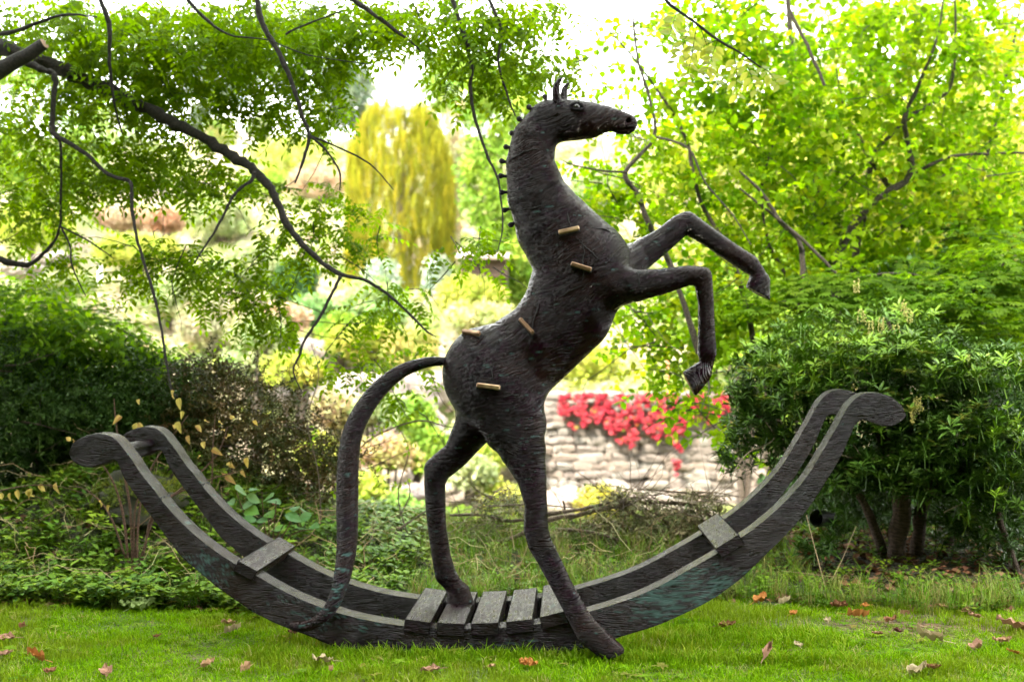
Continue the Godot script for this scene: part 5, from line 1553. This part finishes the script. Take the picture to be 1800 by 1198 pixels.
	for q in [[412, 858, 0], [432, 872, 1], [460, 860, 0], [480, 872, 1], [446, 884, 1], [486, 886, 0], [470, 900, 2], [430, 896, 2], [500, 905, 0], [450, 912, 0], [470, 915, 1], [520, 890, 0], [512, 916, 1], [535, 900, 0], [525, 930, 0], [545, 925, 1], [550, 945, 0], [500, 930, 2], [400, 882, 0], [548, 905, 1], [470, 880, 0], [415, 910, 1]]:
		var a := rf(0, TAU)
		var l := part("leaf", om, shades[q[2]], bg, false)
		l.transform = Transform3D(aim(Vector3(cos(a), rf(-0.4, 0.2), sin(a)), Vector3(rf(-0.4, 0.4), 1, rf(0.3, 1.0))).scaled(Vector3.ONE * rf(0.85, 1.25)), W(q[0], q[1], 6.8 + rf(-0.1, 0.1)) - bg.position)
	mb = MB.new()
	for q in [[415, 865], [460, 865], [485, 880], [520, 895], [548, 930], [470, 905], [500, 920]]:
		limb(mb, [[475 + rf(-20, 30), 990, 1.6], [lerpf(475, q[0], 0.5), 940, 1.3], [q[0], q[1], 0.8]], 6.85, 6.8, 4, 5, 0.1)
	part("stem", mb.done(), stem_m, bg)
	# mossy boulder behind the left rocker
	var rk := rock_mesh(77)
	var gm := StandardMaterial3D.new()
	gm.albedo_texture = noise_tex(0.02, 201, 256, FastNoiseLite.FRACTAL_FBM, 5, ramp([[0.3, Color(0.0275, 0.0248, 0.0206).linear_to_srgb()], [0.48, Color(0.0358, 0.033, 0.0248).linear_to_srgb()], [0.56, Color(0.0358, 0.0413, 0.0055).linear_to_srgb()], [0.8, Color(0.0275, 0.0358, 0.0033).linear_to_srgb()]]))
	gm.uv1_triplanar = true
	gm.uv1_scale = Vector3.ONE * 3.5
	gm.heightmap_enabled = true
	gm.heightmap_texture = noise_tex(0.05, 203, 256, FastNoiseLite.FRACTAL_FBM, 5)
	gm.heightmap_scale = 1.5
	gm.roughness = 0.95
	var bo := thing("boulder", "mossy grey boulder on the bank behind the left rocker", "boulder", W(250, 885, 7.35))
	var bs := part("rock", rk, gm, bo, false)
	bs.scale = Vector3(0.32, 0.2, 0.3)
	var moss := MB.new()
	for k in 12: blade(moss, Vector3(rf(-0.02, 0.02), 0, rf(-0.02, 0.02)), rf(0.012, 0.03), 0.004, rf(0.3, 1.0))
	var mts := []
	var mtint := []
	for k in 700:
		var d := Vector3(rf(-1, 1), rf(-0.3, 1), rf(-0.4, 1)).normalized()
		if rough.get_noise_3d(d.x * 4.0, d.y * 4.0, d.z * 4.0) < -0.05: continue
		mts.append(Transform3D(Basis(Quaternion(Vector3.UP, d)) * turn(rf(0, TAU), 0, 0, rf(0.8, 1.6)), bo.position + d * Vector3(0.30, 0.185, 0.28)))
		mtint.append(mixed([Color(0.09, 0.12, 0.01), Color(0.13, 0.14, 0.012), Color(0.06, 0.09, 0.01)]))
	spread(bo, "moss", moss.done(true), dull, mts, mtint)

func brush() -> void:                                     # cut branches heaped behind the horse
	var o := thing("brush_heap", "heap of cut branches with withered leaves behind the horse", "brush heap", Vector3(W(1030, 960, 7.7).x, 0.14, -7.7))
	var wood := bark_mat(Color(0.10, 0.065, 0.045), Color(0.22, 0.16, 0.11), 211)
	for b in [[[790, 905, 2], [850, 905, 2.6], [900, 915, 3], [1010, 896, 2.6], [1090, 885, 1.4]], [[840, 960, 2.4], [900, 945, 4], [960, 915, 4.4], [1010, 905, 3]], [[920, 905, 4], [1000, 898, 3.4], [1080, 882, 2], [1130, 882, 1]], [[1000, 910, 4.4], [1060, 893, 4], [1110, 884, 3.4], [1180, 883, 3], [1235, 888, 2]], [[1060, 880, 2], [1120, 905, 2.6], [1160, 940, 2.4], [1190, 980, 1.6]], [[980, 930, 3], [1040, 935, 3.4], [1110, 955, 2]], [[1180, 880, 2], [1240, 900, 2.4], [1280, 935, 2]], [[840, 1000, 2], [880, 960, 2.6], [935, 930, 3]], [[700, 930, 2], [745, 900, 1.6], [770, 890, 0.8]], [[990, 880, 1.6], [994, 900, 2.4], [996, 915, 1.6]], [[1120, 860, 1], [1200, 865, 1.6], [1270, 880, 1]], [[860, 890, 1], [930, 886, 1.4], [1010, 892, 0.8]], [[1240, 990, 1], [1200, 940, 1.6], [1150, 900, 1.2]], [[760, 960, 1.4], [830, 980, 1.8], [920, 985, 1]], [[1090, 990, 1.4], [1150, 960, 1.8], [1230, 950, 1]]]:
		var mb := MB.new()
		limb(mb, b, 7.5 + rf(-0.2, 0.2), 7.5 + rf(-0.2, 0.2), 4, 6, 0.15)
		part("cut_branch", mb.done(), wood, o)
	var list := [[1040, 950, 110, 36, 7.6, 0.25, 150], [1120, 930, 90, 40, 7.6, 0.25, 130], [1200, 920, 80, 36, 7.6, 0.25, 100], [960, 960, 90, 30, 7.6, 0.25, 100], [880, 880, 50, 24, 7.6, 0.2, 36], [1090, 870, 30, 18, 7.5, 0.1, 22], [1130, 880, 34, 16, 7.5, 0.1, 22], [1230, 880, 50, 20, 7.5, 0.2, 34], [850, 940, 60, 40, 7.6, 0.2, 40], [870, 1000, 100, 24, 7.3, 0.2, 50], [1150, 990, 130, 26, 7.3, 0.2, 90], [760, 960, 60, 30, 7.5, 0.2, 20], [1270, 950, 30, 40, 7.4, 0.15, 24]]
	var tm := twig_mesh(0.14, 11, 0.03, 0.011, 2, 0.8)
	dress(o, "withered_leaves", tm, leaf_mat(0.4, 0.6, Color(1, 1, 0.6)), clusters(list, 1.9), [Color(0.12, 0.13, 0.055), Color(0.19, 0.18, 0.09), Color(0.09, 0.11, 0.04), Color(0.22, 0.17, 0.10)], "hang", 0.8, 1.4)
	part("twigs", twigs(list, 20, 0.45, 0.0034, 0.1).done(), wood, o).set_meta("kind", "stuff")
	# saplings with a few leaves in front of the pale slope
	for q in [[[[740, 1000, 1.6], [700, 880, 1.3], [718, 790, 1], [690, 740, 0.6]], "thin bare sapling right of the tail"], [[[620, 990, 2], [600, 860, 1.6], [640, 780, 1.3], [730, 740, 1.6], [790, 750, 1], [830, 748, 0.6]], "thin arching twig between the tail and the hind leg"], [[[565, 980, 1.4], [560, 840, 1.2], [540, 740, 1], [560, 660, 0.8], [545, 600, 0.5]], "slender sapling left of the tail"], [[[700, 910, 1.2], [720, 870, 1.2], [716, 840, 0.8]], "forked dry stick right of the tail"]]:
		var s := thing("sapling", q[1], "sapling", W(q[0][0][0], q[0][0][1], 7.4))
		var mb := MB.new()
		var line := limb(mb, q[0], 7.4, 7.4, 5, 5, 0.1)
		part("stem", mb.done(), wood, s)
		var at := PackedVector3Array()
		for k in line.size():
			if k > 5 and k % 2 == 0:
				at.append(line[k] + Vector3(rf(-0.05, 0.05), rf(-0.03, 0.05), 0))
		dress(s, "leaves", twig_mesh(0.12, 6, 0.035, 0.02, 3, 0.8), mats.round_leaf, at, [Color(0.18, 0.3, 0.03), Color(0.24, 0.32, 0.04)], "hang", 0.7, 1.2)

func undergrowth() -> void:
	# weeds between lawn and slope
	var weed := MB.new()
	for k in 9:
		var a := rf(0, TAU)
		leaf_into(weed, Transform3D(aim(Vector3(cos(a), rf(0.1, 0.9), sin(a))), Vector3(cos(a) * 0.02, rf(0.0, 0.05), sin(a) * 0.02)), rf(0.035, 0.06), rf(0.02, 0.034), 3, 0.2, 0.3)
	var wm := weed.done(true)
	var grass := MB.new()
	for k in 10:
		blade(grass, Vector3(rf(-0.03, 0.03), 0, rf(-0.03, 0.03)), rf(0.09, 0.2), 0.0035, rf(0.2, 0.8))
	var gm := grass.done(true)
	var ts := []
	var tint := []
	var gts := []
	var gtint := []
	var dts := []
	var dtint := []
	for k in 9000:
		var x := rf(-3.9, 4.1)
		var z := lawn_edge(x) + 2.5 * pow(rf(0, 1), 1.4) - 0.03
		var p := Vector3(x, H(x, z), -z)
		var dark: bool = x > 1.35
		var w := rf(0, 1)
		var heap: bool = x > -0.9 and x < 1.35 and z > 7.3
		if w < (0.62 if x < -0.9 else 0.12 if heap else 0.28):
			ts.append(Transform3D(upright(0.7, 1.4, 0.3) if x < -0.9 else upright(0.4, 0.95, 0.3), p + Vector3(0, rf(0, 0.06 if x < -0.9 else 0.02), 0)))
			tint.append(mixed([Color(0.045, 0.10, 0.010), Color(0.08, 0.16, 0.012), Color(0.14, 0.22, 0.012)]))
		elif w < 0.8 and not (dark and z > lawn_edge(x) + 0.35):
			gts.append(Transform3D(upright(0.5, 1.2, 0.25), p))
			gtint.append(mixed([Color(0.13, 0.25, 0.012), Color(0.09, 0.19, 0.010), Color(0.24, 0.22, 0.08)]))
		else:
			dts.append(Transform3D(turn(rf(0, TAU), rf(-0.5, 0.5), rf(-0.5, 0.5), rf(0.6, 1.3)), p + Vector3(0, 0.015, 0)))
			dtint.append(mixed([Color(0.17, 0.08, 0.045), Color(0.11, 0.055, 0.035), Color(0.22, 0.13, 0.08)]))
	var o := Node3D.new()
	o.name = "ground_cover"
	o.set_meta("kind", "stuff")
	add_child(o)
	spread(o, "weeds", wm, leaf_mat(0.5, 0.5), ts, tint)
	spread(o, "long_grass", gm, leaf_mat(0.6, 0.55), gts, gtint)
	var dead := MB.new()
	leaf_into(dead, Transform3D(), 0.07, 0.045, 4, 0.4, 0.3)
	var straw := MB.new()
	var sp := PackedVector3Array()
	for k in 5: sp.append(Vector3(0.08 * k, rf(0.0, 0.04) + 0.02 * sin(k * 1.3), rf(-0.02, 0.02)))
	straw.tube(sp, PackedFloat32Array([0.0018, 0.0017, 0.0015, 0.0012, 0.0006]), 4, false)
	var sts := []
	var stint := []
	for k in 420:
		var x := rf(-3.6, 0.9)
		var z := lawn_edge(x) + rf(0.05, 1.9)
		sts.append(Transform3D(turn(rf(0, TAU), 0.0, rf(-0.2, 0.9), rf(0.5, 1.4)), Vector3(x, H(x, z) + rf(0.0, 0.12), -z)))
		stint.append(mixed([Color(0.34, 0.25, 0.14), Color(0.22, 0.14, 0.08), Color(0.4, 0.34, 0.18)]))
	spread(o, "dry_stalks", straw.done(), leaf_mat(0.2, 0.8), sts, stint)
	spread(o, "leaf_litter", dead.done(true), leaf_mat(0.2, 0.8, Color(1, 0.8, 0.6)), dts, dtint)

func blade(mb: MB, at: Vector3, h: float, w: float, lean: float) -> void:
	var a := rf(0, TAU)
	var d := Vector3(cos(a), 0, sin(a))
	var s := Vector3(-d.z, 0, d.x) * w * 0.5
	var p1 := at + Vector3(0, h * 0.55, 0) + d * h * lean * 0.25
	var p2 := at + Vector3(0, h * (1.0 - lean * 0.25), 0) + d * h * lean
	var f := mb.v.size()
	mb.vert(at - s); mb.vert(at + s); mb.vert(p1 + s * 0.8); mb.vert(p1 - s * 0.8); mb.vert(p2)
	mb.quad(f, f + 1, f + 2, f + 3)
	mb.tri(f + 3, f + 2, f + 4)

func lawn() -> void:
	var o := Node3D.new()
	o.name = "lawn_grass"
	o.set_meta("kind", "stuff")
	add_child(o)
	var lm := leaf_mat(0.8, 0.7, Color(1, 1, 0.35))
	lm.metallic_specular = 0.1
	for v in 3:
		var mb := MB.new()
		for k in 14:
			blade(mb, Vector3(rf(-0.04, 0.04), -0.004, rf(-0.04, 0.04)), rf(0.018, 0.036 + 0.012 * v), 0.0026 + 0.0006 * v, rf(0.1, 1.0))
		var ts := []
		var tint := []
		for k in 13000:
			var z := 3.7 + 3.0 * rf(0, 1)
			var x := rf(-0.52, 0.52) * z - 0.05 * z
			if z > lawn_edge(x) + 0.1: continue
			var n := rough.get_noise_2d(x * 3.0, z * 3.0)
			var bare := exp(-pow((x - 1.72) / 0.42, 2.0) - pow((z - 5.95) / 0.22, 2.0)) + 0.5 * exp(-pow((x - 1.1) / 0.3, 2.0) - pow((z - 5.9) / 0.15, 2.0))
			if rf(0, 1) < bare * 0.95: continue
			if n > 0.22 and rf(0, 1) < 0.4: continue
			ts.append(Transform3D(upright(0.55, 1.15, 0.25) * Basis.from_scale(Vector3(1, 0.85 + n, 1)), Vector3(x, 0.0, -z)))
			var c := mixed([Color(0.14, 0.28, 0.004), Color(0.20, 0.36, 0.006), Color(0.10, 0.20, 0.004)], 0.25)
			if n > 0.1: c = c.lerp(Color(0.17, 0.2, 0.02), 0.5)
			if rf(0, 1) < 0.05: c = Color(0.34, 0.32, 0.12)
			tint.append(c)
		for k in 420:                                     # longer blades that the mower missed, along the rockers
			var far := rf(0, 1) < 0.5
			var x := rf(-1.35, 1.25)
			ts.append(Transform3D(upright(1.0, 1.7, 0.3), Vector3(x, -0.002, -(rf(5.42, 5.8) if far else rf(5.12, 5.25)))))
			tint.append(mixed([Color(0.135, 0.26, 0.004), Color(0.10, 0.2, 0.004), Color(0.22, 0.3, 0.03)], 0.25))
		spread(o, "grass", mb.done(true), lm, ts, tint)
	var weed := MB.new()                                  # clover and plantain in the turf
	for k in 7:
		var a := TAU * k / 7.0 + rf(-0.3, 0.3)
		leaf_into(weed, Transform3D(aim(Vector3(cos(a), rf(0.15, 0.6), sin(a))), Vector3(0, 0.008, 0)), rf(0.03, 0.05), rf(0.014, 0.026), 3, 0.2, 0.3)
	var wts := []
	var wtint := []
	for k in 900:
		var z := 3.8 + 2.7 * rf(0, 1)
		var x := rf(-0.52, 0.52) * z - 0.05 * z
		if rough.get_noise_2d(x * 2.3 + 50.0, z * 2.3) < 0.05: continue
		wts.append(Transform3D(upright(0.4, 1.0, 0.2), Vector3(x, rf(0.0, 0.02), -z)))
		wtint.append(mixed([Color(0.08, 0.17, 0.01), Color(0.13, 0.22, 0.014), Color(0.2, 0.17, 0.04)]))
	spread(o, "clover", weed.done(true), lm, wts, wtint)

func fallen_leaf(kind: int) -> ArrayMesh:                  # crumpled oval, lobed, or rolled strip, with an uneven edge
	var mb := MB.new()
	var seed_ := rf(0, 100)
	var lobes := [[0.0, 1.0]] if kind != 1 else [[-1.4, 0.62], [-0.72, 0.85], [0.0, 1.0], [0.72, 0.85], [1.4, 0.62]]
	for lobe in lobes:
		var first := mb.v.size()
		var long: float = 0.08 * lobe[1]
		var wide := 0.027 if kind == 0 else 0.024 if kind == 1 else 0.020
		for k in 10:
			var f := k / 9.0
			for j in 7:
				var s := j / 3.0 - 1.0
				var w := wide * sin(PI * pow(f * 0.96 + 0.02, 0.8)) * (1.0 + 0.35 * rough.get_noise_2d(f * 22.0 + seed_, signf(s) * 9.0))
				var y := rough.get_noise_2d(f * 9.0 + seed_, s * 3.0 + lobe[0] * 5.0) * 0.02 + absf(s) * absf(s) * wide * (0.35 if kind < 2 else 0.9) + f * f * 0.012
				var x := f * long
				var z := s * w * (1.0 if kind < 2 else 0.55)
				mb.vert(Vector3(x * cos(lobe[0]) - z * sin(lobe[0]) - 0.04, 0.008 + y, x * sin(lobe[0]) + z * cos(lobe[0])))
		for k in 9:
			for j in 6:
				var q := first + k * 7 + j
				mb.quad(q, q + 1, q + 8, q + 7)
	stick(mb, Vector3(-0.075, 0.004, 0.004), Vector3(-0.038, 0.008, 0), 0.0013)
	return mb.done(true)

func fallen() -> void:
	var shapes := []
	for k in 9: shapes.append(fallen_leaf(k % 3))
	var tones := {"tan": Color(0.33, 0.2, 0.11), "brown": Color(0.22, 0.10, 0.05), "pale": Color(0.4, 0.32, 0.19), "orange": Color(0.42, 0.18, 0.05), "dark": Color(0.10, 0.035, 0.03), "green": Color(0.26, 0.34, 0.12), "pink": Color(0.34, 0.19, 0.13)}
	var ms := {}
	for k: String in tones:
		var m := leaf_mat(0.3, 0.7, Color(1, 0.85, 0.6))
		m.vertex_color_use_as_albedo = false
		m.albedo_texture = noise_tex(0.03, 230 + ms.size(), 64, FastNoiseLite.FRACTAL_FBM, 3, ramp([[0.3, (tones[k] * 0.75).linear_to_srgb()], [0.7, (tones[k] as Color).linear_to_srgb()]]))
		m.uv1_triplanar = true
		m.uv1_scale = Vector3.ONE * 9.0
		ms[k] = m
	for q in [
		[250, 1072, 1, "green", 1.7, "large pale green lobed leaf at the left edge of the lawn"], [401, 1106, 0, "tan", 1.0, "curled tan leaf on the lawn left of the rocker's belly"], [408, 1119, 2, "pale", 1.1, "pale folded leaf just under the curled tan one"], [516, 1124, 0, "dark", 1.0, "dark red leaf under the tail's tip"],
		[7, 1134, 0, "pink", 1.1, "pinkish leaf at the left edge of the picture, upper one"], [38, 1113, 2, "brown", 0.9, "brown leaf by the left edge above the pinkish ones"], [63, 1169, 2, "orange", 1.3, "orange rolled leaf at the lower left"], [5, 1162, 0, "pink", 1.0, "pinkish leaf at the left edge of the picture, lower one"],
		[276, 1129, 0, "brown", 0.7, "small brown leaf alone in the left lawn"], [366, 1178, 0, "tan", 0.9, "tan leaf low in the left lawn"], [431, 1190, 2, "tan", 1.1, "tan rolled leaf at the bottom edge left of the centre"], [185, 1193, 0, "pink", 1.0, "pinkish leaf at the bottom edge, left"], [87, 1193, 0, "brown", 1.0, "brown leaf at the bottom left corner"],
		[345, 1066, 2, "pink", 1.0, "pink brown leaf at the lawn edge under the left rocker"], [304, 1059, 0, "tan", 0.9, "tan leaf at the lawn edge left of the pink brown one"], [122, 1061, 0, "tan", 1.0, "tan leaf lying in the weeds at the left"], [567, 1174, 0, "pale", 1.2, "pale yellow leaf below the rocker near the bottom edge"],
		[569, 1133, 0, "brown", 0.7, "small brown leaf against the rocker's underside"], [924, 1179, 1, "orange", 0.8, "orange and brown leaf below the rocker's middle"], [757, 1191, 0, "pink", 1.0, "pinkish leaf at the bottom edge under the slats"], [580, 1190, 2, "tan", 0.8, "narrow tan leaf right of the pale yellow leaf"], [864, 1183, 0, "tan", 0.6, "small tan leaf below the slats"],
		[1337, 1063, 0, "orange", 1.3, "orange brown leaf at the lawn edge under the right rocker"], [1379, 1068, 2, "pale", 1.1, "pale strip of a leaf right of the orange brown one"], [1479, 1074, 1, "brown", 0.9, "red brown leaf on the bare patch of lawn"], [1508, 1093, 2, "orange", 1.3, "long orange brown rolled leaf on the bare patch"], [1567, 1100, 0, "brown", 1.0, "brown crumpled leaf right of the bare patch"],
		[1592, 1089, 2, "tan", 0.9, "upright tan leaf right of the crumpled brown leaf"], [1656, 1076, 0, "tan", 0.9, "tan leaf at the right back of the lawn"], [1707, 1064, 0, "pale", 0.9, "pale leaf near the dark bushes at the right"], [1713, 1093, 0, "pink", 0.9, "pinkish leaf at the right middle of the lawn"], [1779, 1113, 0, "pink", 1.9, "big pinkish tan leaf at the right edge of the lawn"],
		[1636, 1135, 2, "pale", 1.5, "long pale leaf in the right lawn"], [1717, 1147, 0, "pink", 1.1, "pinkish upright leaf low at the right"], [1347, 1166, 2, "pink", 1.6, "long pink brown leaf low in front of the right rocker"], [1402, 1144, 0, "pale", 0.7, "small pale leaf in front of the right rocker"], [1614, 1191, 0, "pale", 1.2, "pale leaf at the bottom edge, right"],
		[1641, 1187, 0, "brown", 1.1, "brown leaf at the bottom edge right of the pale one"], [1578, 1120, 0, "dark", 0.8, "dark small leaf in the middle of the right lawn"], [1543, 1124, 0, "pink", 0.7, "small pink leaf left of the dark small leaf"], [1521, 1074, 0, "orange", 0.7, "small orange leaf behind the bare patch"], [1395, 1087, 0, "orange", 0.7, "small orange leaf left of the bare patch"],
		[1764, 1136, 1, "tan", 0.8, "tan lobed leaf at the lower right edge"], [1781, 1157, 0, "orange", 0.7, "small orange leaf at the lower right corner"], [1253, 1057, 0, "brown", 0.9, "brown leaf behind the right rocker's underside"], [1278, 1110, 0, "brown", 1.1, "brown leaf close under the right rocker"], [1455, 1100, 0, "pale", 0.7, "pale small leaf before the bare patch"]]:
		var p := G(q[0], q[1])
		p.y = 0.022 + (H(p.x, -p.z) if -p.z > lawn_edge(p.x) else 0.0)
		var o := MeshInstance3D.new()
		o.name = numbered("fallen_leaf")
		o.mesh = shapes[q[2] + 3 * (rng.randi() % 3)]
		o.material_override = ms[q[3]]
		o.transform = Transform3D(turn(rf(0, TAU), rf(-0.16, 0.16), rf(-0.16, 0.16), q[4]), p)
		add_child(o, true)
		tag(o, q[5], "leaf", "leaves fallen on the lawn")
	# black plant pot on its side under the bush
	var pot := thing("plant_pot", "black plastic plant pot lying on its side by the right rocker", "pot", W(1436, 925, 7.0))
	var mb := MB.new()
	var c := W(1436, 910, 6.95)
	var dz := Vector3(0.75, -0.12, -0.7).normalized()
	mb.tube(PackedVector3Array([c - dz * 0.005, c, c + dz * 0.02, c + dz * 0.022, c + dz * 0.15, c + dz * 0.15]), PackedFloat32Array([0.046, 0.051, 0.051, 0.047, 0.037, 0.0]), 18, false)
	mb.tube(PackedVector3Array([c - dz * 0.005, c + dz * 0.14, c + dz * 0.14]), PackedFloat32Array([0.046, 0.034, 0.0]), 18, false)
	var pmat := StandardMaterial3D.new()
	pmat.albedo_color = Color(0.012, 0.012, 0.013).linear_to_srgb()
	pmat.roughness = 0.35
	part("pot_body", mb.done(), pmat, pot)
	# dry stalks
	var dm := StandardMaterial3D.new()
	dm.albedo_color = Color(0.3, 0.22, 0.13).linear_to_srgb()
	dm.roughness = 0.8
	for q in [[[[1418, 905, 0.6], [1432, 960, 0.8], [1452, 1035, 0.9]], "pale dry stalk leaning under the right rocker"], [[[1505, 925, 0.35], [1480, 985, 0.5], [1462, 1020, 0.5]], "thin dry stalk right of the leaning one"], [[[1375, 1003, 0.4], [1440, 1010, 0.5], [1500, 1018, 0.3]], "dry stalk lying along the lawn edge under the right rocker"]]:
		mb = MB.new()
		limb(mb, q[0], 6.75, 6.7, 4, 5, 0.05)
		tag(part("dry_stalk", mb.done(), dm, self), q[1], "stalk", "dry stalks by the right rocker")

func build_all() -> void:
	ground_sheets()
	sculpture()
	valley()
	robinia()
	right_trees()
	evergreen()
	left_plants()
	brush()
	behind_camera()
	undergrowth()
	lawn()
	fallen()

func _ready() -> void:
	rng.seed = 4242
	# camera, sky, sun, exposure
	cam_basis = Basis.from_euler(Vector3(deg_to_rad(1.17), deg_to_rad(2.73), 0))
	var cam := Camera3D.new()
	cam.name = "camera"
	var ca := CameraAttributesPhysical.new()
	ca.frustum_focal_length = 42.07
	ca.frustum_focus_distance = 5.35
	ca.frustum_far = 900.0
	ca.frustum_near = 0.05
	ca.exposure_aperture = 1.9
	cam.attributes = ca
	cam.fov = 31.84
	cam.far = 900.0
	cam.transform = Transform3D(cam_basis, CAM)
	add_child(cam)
	var env := Environment.new()
	env.background_mode = Environment.BG_SKY
	var sky := Sky.new()
	var sm := ProceduralSkyMaterial.new()
	sm.sky_top_color = Color(0.90, 0.91, 0.90)
	sm.sky_horizon_color = Color(0.97, 0.97, 0.95)
	sm.sky_curve = 0.3
	sm.ground_bottom_color = Color(0.3, 0.32, 0.2)
	sm.ground_horizon_color = Color(0.6, 0.62, 0.5)
	sky.sky_material = sm
	env.sky = sky
	env.tonemap_mode = Environment.TONE_MAPPER_LINEAR
	env.tonemap_exposure = 12.0
	env.ssao_enabled = true
	env.ssil_enabled = true
	env.sdfgi_enabled = true
	var we := WorldEnvironment.new()
	we.name = "environment"
	we.environment = env
	add_child(we)
	var sun := DirectionalLight3D.new()
	sun.name = "sun"
	sun.light_energy = 0.6
	sun.light_color = Color(1.0, 0.96, 0.88)
	sun.light_angular_distance = 6.0
	sun.shadow_enabled = true
	sun.rotation_degrees = Vector3(-50, -36, 0)
	add_child(sun)
	build_all()
